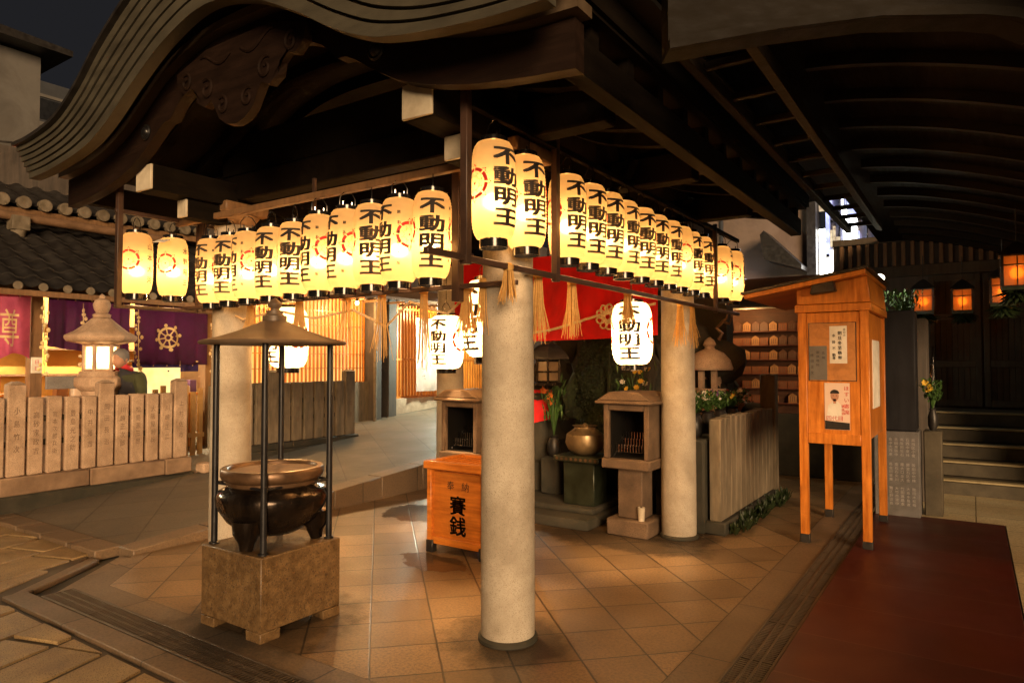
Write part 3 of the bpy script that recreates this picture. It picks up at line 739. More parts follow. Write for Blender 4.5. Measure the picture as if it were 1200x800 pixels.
poly = [(-.42, .5), (.42, .5)] + [(.5*math.cos(a)*(1+.12*(k % 2)), 1.2 + .78*math.sin(a)*(1+.1*(k % 2))) for k, a in enumerate([PI*q/16 for q in range(17)])]
prism(b, poly, .3, .38); obj('flame_halo', b, STONED, st, bevel=.01)
# attendant statue with red bib
t = thing('attendant_statue', 'small dark stone attendant statue wearing a red cloth bib', 'statue', (-4.1, 6.6, .16))
b = BM(); lathe(b, [(.24, 0), (.24, .3), (.2, .32), (.2, .38)], 18); lathe(b, [(.19, .38), (.2, .6), (.17, .85), (.2, 1.02), (.15, 1.1), (.06, 1.13), (.09, 1.18), (.11, 1.26), (.09, 1.35), (.01, 1.39)], 24)
obj('stone_body', b, STONED, t)
b = BM(); g = []
for i in range(17):
    a = R(170 + 200*i/16) ; col = []
    for j in range(7):
        v = j/6; r = .17 + .075*v + .012*math.sin(i*1.6)*v
        col.append(b.verts.new((r*math.cos(a), r*math.sin(a), 1.09 - .38*v*(1-.25*abs(i-8)/8))))
    g.append(col)
for i in range(16):
    for j in range(6): b.faces.new((g[i][j], g[i+1][j], g[i+1][j+1], g[i][j+1]))
obj('red_bib', b, RED, t)
# black hanging lantern
t = thing('bronze_hanging_lantern', 'black domed metal lantern hanging on a chain in front of the statue', 'lantern', (-3.6, 6.0, 1.32))
b = BM(); lathe(b, [(.245, .27), (.24, .285), (.2, .34), (.13, .40), (.06, .43), (.05, .46), (.02, .48)], 6); lathe(b, [(.22, .262), (.245, .27)], 6); obj('cap', b, IRON, t)
b = BM()
for k in range(6):
    a = 2*PI*k/6; lathe(b, [(.012, .03), (.012, .27)], 8, .13*math.cos(a), .13*math.sin(a))
for z in (.03, .14, .25):
    tube(b, [(.13*math.cos(2*PI*k/6), .13*math.sin(2*PI*k/6), z) for k in range(6)], .009, 6, closed=True)
obj('cage', b, BRONZE, t)
b = BM(); lathe(b, [(.118, .05), (.118, .25)], 6); obj('paper_panes', b, mat('oiled_pane', (.12, .07, .03), (.07, .04, .018), .5, bump=0), t)
b = BM(); lathe(b, [(.17, .0), (.17, .03), (.12, .035)], 6); lathe(b, [(.03, -.04), (.06, 0)], 12); obj('base_plate', b, BRONZE, t)
b = BM()
for k in range(28):
    z = .48+k*.038
    pts = [(.012*math.cos(q) if k % 2 else 0, 0 if k % 2 else .012*math.cos(q), z + .026*math.sin(q)) for q in [2*PI*i/10 for i in range(10)]]
    tube(b, pts, .004, 5, closed=True)
obj('chain', b, IRON, t)
# candle cabinets
SOOT = mat('soot_black', (.008, .007, .006), None, .95, spec=.1, bump=0)
CABS = mat('brown_cabinet_stone', (.17, .11, .066), (.085, .054, .032), .8, scale=6, bump=.5, bscale=60, speck=(.08, .05, .03), sscale=150)
def cabinet(label, x, y, rz=0):
    t = thing('candle_cabinet', label, 'stone cabinet', (x, y, 0), rz, 'stone candle cabinets')
    b = BM(); bx(b, -.2, .2, -.19, .19, 0, .15); obj('base', b, CABS, t, bevel=.012)
    b = BM(); bx(b, -.12, .12, -.12, .12, .15, .60); obj('pedestal', b, CABS, t, bevel=.012)
    b = BM(); bx(b, -.235, .235, -.22, .22, .60, .69); obj('shelf', b, CABS, t, bevel=.012)
    b = BM(); bx(b, -.22, -.17, -.2, .2, .69, 1.18); bx(b, .17, .22, -.2, .2, .69, 1.18); bx(b, -.17, .17, .16, .2, .69, 1.18); bx(b, -.17, .17, -.2, -.16, 1.12, 1.18)
    obj('housing', b, CABS, t, bevel=.008)
    b = BM(); bx(b, -.168, .168, .14, .158, .69, 1.12); bx(b, -.1695, -.16, -.159, .139, .691, 1.119); bx(b, .16, .1695, -.159, .139, .691, 1.119); bx(b, -.159, .159, -.15, .139, .691, .70); bx(b, -.159, .159, -.15, .139, 1.11, 1.119); obj('sooty_back', b, SOOT, t)
    b = BM()
    v = bx(b, -.28, .28, -.26, .26, 1.18, 1.21); prism(b, [(-.27, 1.21), (.27, 1.21), (.14, 1.29), (-.14, 1.29)], -.25, .25)
    obj('roof', b, CABS, t, bevel=.01)
    b = BM()
    for k in range(3):
        y0, z0 = -.1 + .08*k, .74+.05*k
        tube(b, [(-.15, y0, z0), (.15, y0, z0)], .005, 6)
        for i in range(11): tube(b, [(-.14+.028*i, y0, z0), (-.14+.028*i, y0, z0+.07)], .0042, 5)
    tube(b, [(-.155, -.12, .70), (-.155, .1, .9)], .004, 5); tube(b, [(.155, -.12, .70), (.155, .1, .9)], .004, 5)
    obj('candle_rack', b, CHROME, t)
    return t
cabinet('roofed stone candle cabinet beside the back right column, candle rack inside', -2.58, 5.84)
cabinet('roofed stone candle cabinet partly hidden between the front and back left columns', -4.13, 5.4)
b = BM(); lathe(b, [(.028, 0), (.032, .1), (.034, .12), (.03, .12), (.028, .01)], 16, cap1=False); o = obj('glass_cup', b, mat('frosted_cup', (.6, .52, .4), None, .25, bump=0)); o.location = (-2.46, 5.70, .15); tag(o, 'small pale cup standing on the cabinet base', 'cup')
# pot on bronze table
t = thing('offering_table', 'small green bronze table on the step carrying a round pot', 'table', (-3.22, 6.08, .16))
GREENB = mat('green_bronze', (.035, .043, .026), (.017, .022, .012), .4, metal=.4, bump=.3)
b = BM(); bx(b, -.25, .25, -.2, .2, .42, .48); obj('tabletop', b, GREENB, t, bevel=.008)
b = BM(); bx(b, -.17, .17, -.14, .14, 0, .42); obj('pedestal', b, GREENB, t, bevel=.008)
b = BM()
for k in range(9): disc2(b, flatY(0, -.2035, .45), -.21+k*.053, 0, .016, 10)
obj('stud_row', b, BRONZEL, t)
b = BM(); lathe(b, [(.1, 0), (.17, .05), (.2, .12), (.185, .2), (.11, .255), (.105, .27), (.13, .285), (.12, .285), (.09, .265), (.09, .2)], 32); lathe(b, [(.085, .24), (.02, .3), (.01, .31)], 20)
o = obj('incense_pot', b, mat('old_brass', (.34, .24, .12), (.16, .11, .06), .35, metal=.6, bump=.2)); o.location = (-3.22, 6.08, .641); tag(o, 'round brass pot on the green bronze table', 'pot')
# flowers
def leafy(b, base, h, n, spread, rn, wd=.02):
    for i in range(n):
        a = rn.uniform(0, 2*PI); s = spread*rn.uniform(.3, 1); tip = Vector(base) + Vector((math.cos(a)*s, math.sin(a)*s, h*rn.uniform(.5, 1)))
        mid = Vector(base).lerp(tip, .55) + Vector((0, 0, h*.12)); d = Vector((-math.sin(a), math.cos(a), .3*rn.uniform(-1, 1)))*wd*rn.uniform(.7, 1.3)
        v0, v1, v2, v3 = b.verts.new(base), b.verts.new(mid+d), b.verts.new(tip), b.verts.new(mid-d)
        b.faces.new((v0, v1, v2, v3))
def bloom(b, c, r, rn, n=6):
    nx = Vector((rn.uniform(-.5, .5), -1, rn.uniform(.1, .8))).normalized(); s = nx.orthogonal().normalized(); u = nx.cross(s)
    for k in range(n):
        a = 2*PI*k/n; d = s*math.cos(a) + u*math.sin(a); e = s*math.cos(a+.5) + u*math.sin(a+.5); g = s*math.cos(a-.5) + u*math.sin(a-.5)
        b.faces.new([b.verts.new(Vector(c)), b.verts.new(Vector(c)+g*r*.7+nx*r*.15), b.verts.new(Vector(c)+d*r+nx*r*.3), b.verts.new(Vector(c)+e*r*.7+nx*r*.15)])
def bouquet(label, loc, h, pets, spread, nleaf, seed, vase=None, cat='flowers', nb=6, br=.035, name='flower_bouquet'):
    rn = random.Random(seed); t = thing(name, label, cat, loc)
    z0 = 0
    if vase:
        b = BM(); lathe(b, [(vase*.6, 0), (vase, .05), (vase, .14), (vase*.6, .2), (vase*.75, .22)], 18, cap1=False); obj('vase', b, IRON, t); z0 = .2
    b = BM(); leafy(b, (0, 0, z0), h, nleaf//3, spread, rn, .010)
    for q_ in range(nleaf): a_ = rn.uniform(0, 2*PI); r_ = spread*math.sqrt(rn.random()); leafy(b, (r_*math.cos(a_), r_*math.sin(a_), z0 + h*rn.uniform(.25, .95)), h*.22, 1, .06, rn, .012)
    obj('leaves', b, LEAF, t, smooth=False)
    for pm, nn in pets:
        b = BM()
        for i in range(nb):
            a = rn.uniform(0, 2*PI); s = spread*rn.uniform(0, .8); bloom(b, (math.cos(a)*s, math.sin(a)*s*.8-.03, z0 + h*rn.uniform(.6, 1.05)), br*rn.uniform(.7, 1.2), rn, 7)
        obj(nn, b, pm, t, smooth=False)
    return t
bouquet('orange lily bouquet with green leaves before the dark statue', (-3.74, 6.35, .55), .6, [(PETO, 'orange_blooms')], .12, 110, 3, .07, nb=4, br=.05)
b = BM(); bx(b, -3.85, -3.63, 6.24, 6.46, .16, .55); tag(obj('vase_block', b, STONED, bevel=.02), 'dark stone block under the orange flowers', 'stone')
bouquet('small bunch of white and yellow flowers behind the candle cabinet', (-2.85, 6.5, .75), .55, [(PETW, 'white_blooms'), (PETY, 'yellow_blooms')], .2, 40, 4, .07, br=.03)
b = BM(); bx(b, -3.0, -2.7, 6.35, 6.65, 0, .75); tag(obj('stone_block', b, STONED, bevel=.02), 'dark upright stone block behind the candle cabinet', 'stone')

# donation box
t = thing('offertory_box', 'orange wooden offertory box with black brush lettering behind the front column', 'offering box', (-3.46, 4.56, 0))
b = BM(); bx(b, -.27, .27, -.21, .21, .10, .66); bd = obj('box_body', b, ORANGE2, t, bevel=.004)
b = BM(); bx(b, -.30, -.255, -.245, .245, .07, .68); bx(b, .255, .30, -.245, .245, .07, .68); bx(b, -.255, .255, -.235, -.212, .07, .13); obj('corner_frame', b, ORANGE2, t, bevel=.004)
b = BM(); bx(b, -.325, .325, -.265, -.2, .68, .745); bx(b, -.325, .325, .2, .265, .68, .745); bx(b, -.325, -.26, -.2, .2, .68, .745); bx(b, .26, .325, -.2, .2, .68, .745); obj('top_rim', b, ORANGE2, t, bevel=.006)
b = BM()
for k in range(7): bx(b, -.24+k*.072, -.21+k*.072, -.2, .2, .70, .73)
obj('top_slat', b, ORANGE2, t, bevel=.004)
for x in (-.27, .27):
    for y in (-.22, .22):
        b = BM(); bx(b, x-.035, x+.035, y-.03, y+.03, 0, .10); obj('leg', b, IRON, t, bevel=.004)
b = BM(); f = flatY(0, -.2125, 0); write(b, '奉納', f, .08, .08, .15, -.075, .555, .012, True); write(b, '賽銭', f, .17, .16, .165, 0, .40, .02); obj('lettering', b, INK, t, smooth=False)

# ------------------------------------------------------------------ incense burner
BXc, BYc = -3.555, 2.66
t = thing('stone_plinth', 'speckled brown granite plinth under the incense burner', 'plinth', (BXc, BYc, 0))
b = BM(); hs = .285
bx(b, -hs, hs, -hs, hs, .058, .47)
obj('block', b, GRANB, t, bevel=.006)
for sx in (-1, 1):
    for sy in (-1, 1):
        b = BM()
        poly = [(sx*hs, sy*hs), (sx*(hs-.13), sy*hs), (sx*(hs-.115), sy*(hs-.115)), (sx*hs, sy*(hs-.13))]
        vs = []
        for zz, k in ((0.0, 1.0), (.0575, .97)):
            vs.append([b.verts.new((x if abs(abs(x)-hs) < 1e-6 else x*k, y if abs(abs(y)-hs) < 1e-6 else y*k, zz)) for x, y in poly])
        for i in range(4): b.faces.new((vs[0][i], vs[0][(i+1) % 4], vs[1][(i+1) % 4], vs[1][i]))
        b.faces.new(vs[0]); b.faces.new(vs[1]); obj('foot', b, GRANB, t, bevel=.004)
t = thing('incense_canopy', 'round dark metal canopy on four thin posts over the incense burner', 'canopy', (BXc, BYc, .472))
for sx in (-1, 1):
    for sy in (-1, 1):
        b = BM(); lathe(b, [(.019, 0), (.019, 1.2)], 16, sx*.235, sy*.235); lathe(b, [(.03, 0), (.03, .008), (.02, .012)], 16, sx*.235, sy*.235); obj('post', b, STEELP, t)
b = BM(); lathe(b, [(.40, 1.188), (.425, 1.190), (.432, 1.2), (.425, 1.21), (.33, 1.232), (.21, 1.272), (.11, 1.316), (.078, 1.332), (.0775, 1.33)], 56); obj('roof', b, ROOFCU, t, angle=30)
b = BM(); lathe(b, [(.072, 1.325), (.072, 1.365), (.055, 1.37), (.05, 1.38), (.05, 1.396), (.03, 1.40), (.028, 1.41), (.04, 1.424), (.042, 1.44), (.03, 1.456), (.008, 1.472), (.002, 1.476)], 24); obj('finial', b, ROOFCU, t)
b = BM(); c4 = [(-.235, -.235, .36), (.235, -.235, .36), (.235, .235, .36), (-.235, .235, .36)]
for i in range(4): tube(b, [c4[i], c4[(i+1) % 4]], .008, 8)
obj('brace', b, STEELP, t)
t = thing('incense_burner', 'large round bronze incense burner with three feet and ash inside', 'incense burner', (BXc, BYc, .472))
b = BM(); lathe(b, [(.15, .06), (.2, .085), (.265, .14), (.31, .21), (.325, .27), (.31, .315), (.27, .335), (.255, .35)], 56, cap1=False)
obj('bowl', b, BRONZE, t, angle=60)
b = BM(); lathe(b, [(.255, .345), (.268, .355), (.268, .375), (.29, .385), (.30, .405), (.30, .44), (.292, .45), (.262, .45), (.255, .44), (.25, .36)], 56, cap0=False, cap1=False); obj('rim', b, BRONZEL, t, angle=40)
b = BM(); lathe(b, [(.254, .428), (.12, .436), (.01, .44)], 40, cap0=False); obj('ash', b, ASH, t)
for k in range(3):
    a = R(-70 + 120*k); d = Vector((math.cos(a), math.sin(a), 0))
    b = BM(); tube(b, [d*.25 + Vector((0, 0, .17)), d*.255 + Vector((0, 0, .1)), d*.25 + Vector((0, 0, .05)), d*.26 + Vector((0, 0, 0))], [.085, .075, .05, .035], 12); obj('foot', b, BRONZE, t)
b = BM()
def onbowl(ang):
    def f(u, v):
        zz = .235 + v; rr = .329 - .9*(zz-.265)**2*8
        a = ang + u/.32; return Vector((rr*math.cos(a), rr*math.sin(a), zz))
    return f
for ang in (R(-100), R(-130), R(-160)):
    f = onbowl(ang)
    for k in range(8): arc2(b, f, 0, 0, .042, .055, 2*PI*k/8+.08, 2*PI*(k+1)/8-.08, 4)
    for k in range(8): arc2(b, f, .028*math.cos(k*PI/4), .028*math.sin(k*PI/4), .006, .011, 0, 2*PI, 6)
obj('crest', b, BRONZEL, t, smooth=False)

# ------------------------------------------------------------------ notice kiosk
t = thing('notice_kiosk', 'orange wooden notice booth with pent roof and black feet', 'notice board', (-.985, 6.34, 0)); t.scale = (1.1, .78, 1)
for x in (-.22, .22):
    for y in (.03, 1.55):
        b = BM(); bx(b, x-.032, x+.032, y-.032, y+.032, .075, 2.0); lg = obj('leg', b, ORANGE, t, bevel=.004)
        b = BM(); bx(b, x-.035, x+.035, y-.035, y+.035, 0, .078); obj('metal_shoe', b, IRON, lg, bevel=.003)
b = BM(); bx(b, -.188, .188, .01, .04, .90, 1.98); bx(b, -.188, .188, 1.54, 1.57, .9, 1.98); bx(b, .205, .235, .062, 1.518, .9, 1.98); bx(b, -.235, -.205, .062, 1.518, .9, 1.98); obj('board_panel', b, ORANGE, t, bevel=.003)
b = BM(); bx(b, -.188, .188, -.006, .0095, .86, .95); obj('cross_rail', b, ORANGE, t, bevel=.004)
b = BM(); bx(b, -.27, .27, -.03, 1.6, 1.985, 2.05); obj('cross_rail', b, ORANGE, t, bevel=.004)
b = BM(); prism(b, [(-.255, 2.055), (.265, 2.055), (.245, 2.272), (-.255, 2.18)], -.015, 1.58); obj('gable_block', b, ORANGE, t, bevel=.004)
b = BM(); prism(b, [(-.63, 2.115), (.25, 2.275), (.25, 2.315), (-.63, 2.155)], -.2, 1.85); obj('roof_board', b, ORANGE, t, bevel=.004)
b = BM(); prism(b, [(-.655, 2.152), (.27, 2.3205), (.27, 2.345), (-.655, 2.177)], -.22, 1.87); obj('roof_sheet', b, IRON, t, bevel=.003)
b = BM()
for (x0, x1, z0, z1) in ((-.175, .165, 1.395, 1.40), (-.175, .165, 1.888, 1.893), (-.175, -.170, 1.4, 1.888), (.160, .165, 1.4, 1.888)): bx(b, x0, x1, .003, .0098, z0, z1)
obj('panel_frame', b, CHROME, t)
b = BM(); bx(b, -.169, .159, .006, .0096, 1.401, 1.887); obj('pin_panel', b, PANEL, t)
def sheetY(x0, x1, z0, z1, y, m, name, parent, th=.002):
    b = BM(); bx(b, x0, x1, y-th, y, z0, z1); return obj(name, b, m, parent)
def notice(name, label, x0, x1, z0, z1, m, y=6.343):
    t2 = thing(name, label, 'notice', ((x0+x1)/2-1.01, y, z0)); hw = (x1-x0)/2
    b = BM(); bx(b, -hw, hw, -.002, 0, 0, z1-z0); obj('paper_sheet', b, m, t2); return t2, hw, z1-z0
n1, hw, hh = notice('paper_notice', 'white paper notice with brushed black columns on the kiosk', .0, .135, 1.545, 1.862, PAPERW)
b = BM(); f = flatY(0, -.0032, 0)
write(b, '本日は', f, .022, .022, .024, .048, hh-.03, .01); write(b, '朔旦冬至祭', f, .034, .034, .042, .012, hh-.06, .02); write(b, '御', f, .03, .03, .04, .012, .05, .02); write(b, '水掛不動', f, .028, .028, .055, -.034, hh-.08, .015); write(b, '尊', f, .026, .026, .04, -.034, .045, .015)
obj('brush_text', b, INK, n1, smooth=False)
n1.location.y = 6.3445
n2, hw, hh = notice('paper_notice', 'grey notice card with faint dark columns on the kiosk', -.168, -.022, 1.405, 1.695, PAPERG)
b = BM(); write(b, '志納', f, .026, .026, .04, .045, hh-.06, .01); write(b, '御供物料', f, .026, .026, .036, .0, hh-.055, .01); write(b, '時田正文', f, .028, .028, .05, -.045, hh-.08, .01); obj('brush_text', b, INK, n2, smooth=False)
n2.location.y = 6.3445
n3, hw, hh = notice('poster', 'small printed poster of a man in white with red lettering on the kiosk', -.045, .15, .985, 1.38, mat('poster_paper', (.72, .55, .45), (.66, .48, .38), .5, scale=3, bump=0))
n3.location.y = 6.3445
b = BM(); F = flatY(0, -.003, 0)
q = [b.verts.new(F(x, z)) for x, z in ((-.085, .08), (.03, .08), (.035, .2), (.01, .235), (-.03, .24), (-.07, .2))]; b.faces.new(q); obj('white_robe', b, PAPERW, n3, smooth=False)
F2 = flatY(0, -.0036, 0)
b = BM(); q = [b.verts.new(F2(-.018 + .032*math.cos(a), .285 + .045*math.sin(a))) for a in [2*PI*k/16 for k in range(16)]]; b.faces.new(q); q = [b.verts.new(F2(x, z)) for x, z in ((-.03, .22), (-.008, .22), (-.008, .26), (-.03, .26))]; b.faces.new(q); obj('printed_face', b, SKIN, n3, smooth=False)
b = BM(); F3 = flatY(0, -.0042, 0); q = [b.verts.new(F3(-.018 + (.036 if a < PI else .034)*math.cos(a), .305 + .033*math.sin(a))) for a in [PI*k/12 for k in range(13)]]; b.faces.new(q)
for dx in (-.03, -.006): disc2(b, F3, dx, .288, .004, 8)
q = [b.verts.new(F3(x, z)) for x, z in ((-.095, .002), (.095, .002), (.095, .06), (-.095, .075))]; b.faces.new(q); obj('dark_print', b, INK, n3, smooth=False)
b = BM(); write(b, 'ほすい寄席', F3, .042, .042, .05, .074, hh-.045, 0); write(b, '講談会', F3, .026, .026, .03, .045, .2, 0); write(b, '四代目', F3, .046, .046, .045, -.065, .095, 0, True); obj('red_lettering', b, REDI, n3, smooth=False)
b = BM(); bx(b, .236, .242, .5, 1.0, 1.15, 1.75); o = obj('paper_sheet', b, PAPERW); o.location = (-.963, 6.2, 0); tag(o, 'white sheet pinned on the side of the kiosk', 'notice')
b = BM(); prism(b, [(-.11, 2.13), (.09, 2.15), (.075, 2.235), (-.09, 2.225)], -.13, -.016); o = obj('loudspeaker', b, IRON, bevel=.008); o.location = (-1.03, 6.34, 0); tag(o, 'black box loudspeaker under the kiosk gable', 'loudspeaker')

# ------------------------------------------------------------------ stone fence on the right, flowers, lantern, rocks
t = thing('stone_fence', 'grey lichen stained plank fence behind the back right column', 'fence', (-1.95, 6.15, 0))
b = BM(); bx(b, -.1, .1, 0, 2.0, 0, .12); obj('footing', b, STONED, t, bevel=.015)
rn = random.Random(11)
for k in range(12):
    b = BM(); y = .02 + k*.163; bx(b, -.055, .055, y, y+.152, .12, 1.04+rn.uniform(-.015, .02)); obj('post', b, FENCEW, t, bevel=.01)
b = BM(); bx(b, -.085, .085, 1.96, 2.1, .0, 1.42); obj('end_post', b, FENCEW, t, bevel=.012)
b = BM(); rn = random.Random(12)
for i in range(90):
    leafy(b, (-1.86 + rn.uniform(-.02, .12), rn.uniform(6.2, 8.2), .0), rn.uniform(.05, .17), 7, .07, rn, .014)
tag(obj('moss_tuft', b, LEAFD, smooth=False), 'low green weeds growing at the foot of the plank fence', 'weeds')
for i, (y, pets, lb) in enumerate(((6.35, [(PETW, 'white_blooms'), (PETP, 'violet_blooms')], 'violet and white potted flowers by the back right column'), (6.75, [(PETW, 'white_blooms')], 'white potted flowers in the middle behind the plank fence'),
                                   (7.15, [(PETP, 'violet_blooms'), (PETY, 'yellow_blooms')], 'violet and yellow potted flowers behind the plank fence'), (7.6, [(PETR, 'red_blooms'), (PETW, 'white_blooms')], 'red and white potted flowers near the end post of the fence'))):
    bouquet(lb, (-2.2, y, .85), .2, pets, .2, 170, 30+i, .09, nb=6, br=.024, name='potted_flowers')
b = BM(); bx(b, -2.5, -2.03, 6.12, 8.2, 0, .85); tag(obj('planting_bed', b, STONED, bevel=.02), 'raised stone bed behind the plank fence', 'planter')
t = thing('stone_lantern', 'pale stone lantern with domed cap behind the planted fence', 'stone lantern', (-2.4, 7.45, .85))
b = BM(); lathe(b, [(.16, 0), (.16, .12), (.09, .16), (.08, .3), (.15, .36), (.17, .38), (.17, .42)], 20); obj('shaft', b, STONE, t)
b = BM()
for k in range(4):
    a = PI/4+PI/2*k; bx(b, .1*math.cos(a)-.03, .1*math.cos(a)+.03, .1*math.sin(a)-.03, .1*math.sin(a)+.03, .42, .62)
obj('light_chamber', b, STONE, t, bevel=.006)
b = BM(); lathe(b, [(.24, .62), (.25, .64), (.22, .73), (.15, .81), (.06, .85), (.05, .87), (.07, .9), (.05, .95), (.01, .98)], 28); obj('cap', b, STONE, t)
t = thing('iron_dragon_hook', 'curled pale metal hook rising above the domed stone lantern', 'hook', (-2.3, 7.45, 1.8))
b = BM(); tube(b, [(.0, 0, 0), (.04, 0, .07), (-.02, 0, .13), (.05, 0, .2), (.09, 0, .23), (.1, 0, .3)], [.02, .022, .02, .018, .014, .006], 8); tube(b, [(.05, 0, .2), (.12, 0, .17), (.15, 0, .24), (.13, 0, .29)], [.016, .014, .01, .004], 8); obj('curl', b, BRONZEL, t)
rn = random.Random(14)
for i, (x, z, s, lb) in enumerate(((-2.42, .98, .27, 'large rough rock behind the flowers by the stone lantern'), (-2.15, .93, .22, 'smaller rough rock near the fence end post'), (-2.5, 1.28, .2, 'rough rock stacked on the large one'))):
    b = BM(); blob(b, (0, 0, 0), s, s*.8, s*.8, 8, .12, rn); o = obj('garden_rock', b, STONED if i != 0 else STONE, angle=20); o.location = (x, 8.2, z); tag(o, lb, 'rock', 'garden rocks')

# ------------------------------------------------------------------ plaque rack wall
t = thing('plaque_wall', 'dark plank wall with a lower grey base carrying shelves of wooden plaques', 'wall', (-2.6, 10.0, 0))
b = BM(); bx(b, -1.3, 1.55, 0, .15, .85, 2.75); obj('wall_board', b, mat('red_brown_board', (.15, .065, .035), (.08, .035, .02), .7, scale=4, stretch=(.6, 5, 5), bump=.2), t, bevel=.005)
b = BM(); bx(b, -1.3, 1.55, -.06, .15, 0, .85); obj('wall_base', b, STONED, t, bevel=.01)
b = BM(); prism(b, [(-.55, 2.3), (-.55, 2.34), (.1, 2.62), (.1, 2.56)], -1.4, 1.6, 'X'); obj('canopy', b, WALLD, t, bevel=.004)
sh = []
for k in range(6):
    b = BM(); z = .98 + k*.2; bx(b, -.75, .85, -.09, -.001, z, z+.018); obj('shelf', b, mat('red_brown_shelf', (.16, .05, .03), None, .5, bump=.1) if k == 0 else bpy.data.materials['red_brown_shelf'], t, bevel=.003)
b = BM(); bx(b, -.78, -.751, -.1, -.001, .9, 2.2); bx(b, .851, .88, -.1, -.001, .9, 2.2); obj('rack_side', b, WOODM, t, bevel=.003)
lamp('added_canopy_lamp', (.05, -.42, 2.2), 6, (1, .55, .2), .1, t); lamp('added_canopy_lamp', (-.6, -.42, 2.2), 5, (1, .55, .2), .1, t)  # two unseen lamps, added under the canopy to brighten the plaques
b = BM(); tube(b, [(-1.0, -.42, 2.3), (.6, -.42, 2.3)], .015, 8); obj('added_lamp_tube', b, PAPERW, t)  # unlit tube, added as a fitting for these lamps
rn = random.Random(15); pm = None
PLQ = [PLAQUE, mat('red_brown_plaque', (.36, .12, .04), (.2, .06, .025), .55, scale=7, bump=.1), mat('dark_plaque', (.2, .08, .04), (.1, .04, .02), .55, scale=7, bump=.1)]
protos = []
for pi_ in range(3):
    b = BM(); prism(b, [(-.055, 0), (.055, 0), (.055, .1), (0, .14), (-.055, .1)] if pi_ != 1 else [(-.058, 0), (.058, 0), (.058, .105), (-.058, .105)], 0, .014); plq = obj('wooden_plaque', b, PLQ[pi_], bevel=.002)
    b = BM()
    for u in (-.025, 0, .025): bx(b, u-.004, u+.004, -.0015, -.0002, .02, .09)
    obj('plaque_writing', b, INKB, plq)
    plq['category'] = 'plaque'; plq['group'] = 'wooden plaques on the shelves'; protos.append([plq, False])
for k in range(6):
    for i in range(13):
        if rn.random() < .06: continue
        q = rn.choice((0, 0, 1, 1, 2)); pr = protos[q]
        loc = (-3.28 + i*.122 + rn.uniform(-.006, .006), 9.93+rn.uniform(-.005, .01), .998 + k*.2)
        if not pr[1]: o = pr[0]; o.location = loc; pr[1] = True
        else: o = dup(pr[0], loc)
        o.rotation_euler = (R(-9), R(rn.uniform(-4, 4)), 0)
        o['label'] = '%s wooden plaque leaning on the %s shelf of the plaque wall' % (('pale house shaped', 'red brown square', 'dark house shaped')[q], ('lowest', 'second lowest', 'third lowest', 'third highest', 'second highest', 'topmost')[k])

# ------------------------------------------------------------------ right side: pillar, monument, steps, doors, box lanterns
t = thing('stone_monument', 'grey granite plinth with three blocks of engraved columns below the dark pillar', 'monument', (-.655, 8.1, 0))
b = BM(); bx(b, -.2, .2, -.2, .2, 0, .86); obj('block', b, MONU, t, bevel=.008)
b = BM(); rn = random.Random(16); chars = '大阪市中央区難波山田川本村上中島高木西東南北小林松竹梅井口石原金谷水野'
for blk, z0 in enumerate((.80, .55, .31)):
    for cI in range(7):
        write(b, ''.join(rn.choice(chars) for _ in range(5)), flatY(0, -.2022, 0), .034, .034, .038, -.15+cI*.05, z0-.02, 0)
obj('engraved_text', b, mat('white_filled_lettering', (.5, .47, .45), None, .8, bump=0), t, smooth=False)
b = BM(); bx(b, -.835, -.475, 7.93, 8.27, .862, 2.08); tag(obj('dark_pillar', b, mat('charcoal_pillar', (.022, .022, .026), (.014, .014, .017), .6, spec=.2, scale=4, stretch=(4, 4, .5), bump=.2), bevel=.012), 'square charcoal pillar standing on the engraved plinth', 'pillar')
bouquet('yellow flowers in a dark vase at the side of the charcoal pillar', (-.35, 8.25, .86), .3, [(PETY, 'yellow_blooms')], .09, 90, 41, .045, nb=5, br=.032)
b = BM(); bx(b, -.43, -.27, 8.13, 8.37, 0, .86); tag(obj('vase_stand', b, STEP, bevel=.01), 'narrow stone stand under the yellow flower vase', 'stand')
t = thing('stone_steps', 'five worn stone steps with pale nosings leading to wooden doors', 'steps', (1.0, 9.6, 0))
for k in range(5):
    b = BM(); bx(b, -1.55, 2.5, k*.32, 2.4, k*.18 if k == 0 else k*.18-.0, (k+1)*.18-.028); s = obj('step', b, STEP, t, bevel=.006)
    b = BM(); bx(b, -1.555, 2.5, k*.32-.015, k*.32+.12, (k+1)*.18-.026, (k+1)*.18); obj('nosing', b, NOSE, s, bevel=.005)
    b = BM(); bx(b, -1.55, 2.5, k*.32+.122, 2.4, (k+1)*.18-.027, (k+1)*.18-.004); obj('tread', b, STEP, s, bevel=.002)
t = thing('temple_doors', 'weathered grey brown double doors and panelled wall above the steps', 'doors', (.6, 11.75, .87))
b = BM(); bx(b, -2.4, 2.6, .05, .2, -.87, 2.6); obj('wall_board', b, WALLD, t)
for k in range(5):
    x = -1.12 + k*.66
    b = BM()
    bx(b, x, x+.07, -.02, .045, .06, 1.95); bx(b, x+.56, x+.63, -.02, .045, .06, 1.95)
    for z in (.06, .62, 1.3, 1.87): bx(b, x+.07, x+.56, -.02, .045, z, z+.09)
    d = obj('door', b, WOODG, t, bevel=.004)
    b = BM()
    for q in range(7): bx(b, x+.072+q*.07, x+.072+q*.07+.066, .01, .04, .07, 1.88)
    obj('plank_panel', b, WOODG, d, bevel=.003)
b = BM(); bx(b, -2.4, 2.6, -.06, .048, 1.97, 2.13); bx(b, -2.4, 2.6, -.05, .048, 2.5, 2.6); obj('lintel', b, WOODG, t, bevel=.005)
b = BM()
for k in range(40): bx(b, -2.3+k*.12, -2.3+k*.12+.05, -.03, .047, 2.135, 2.495)
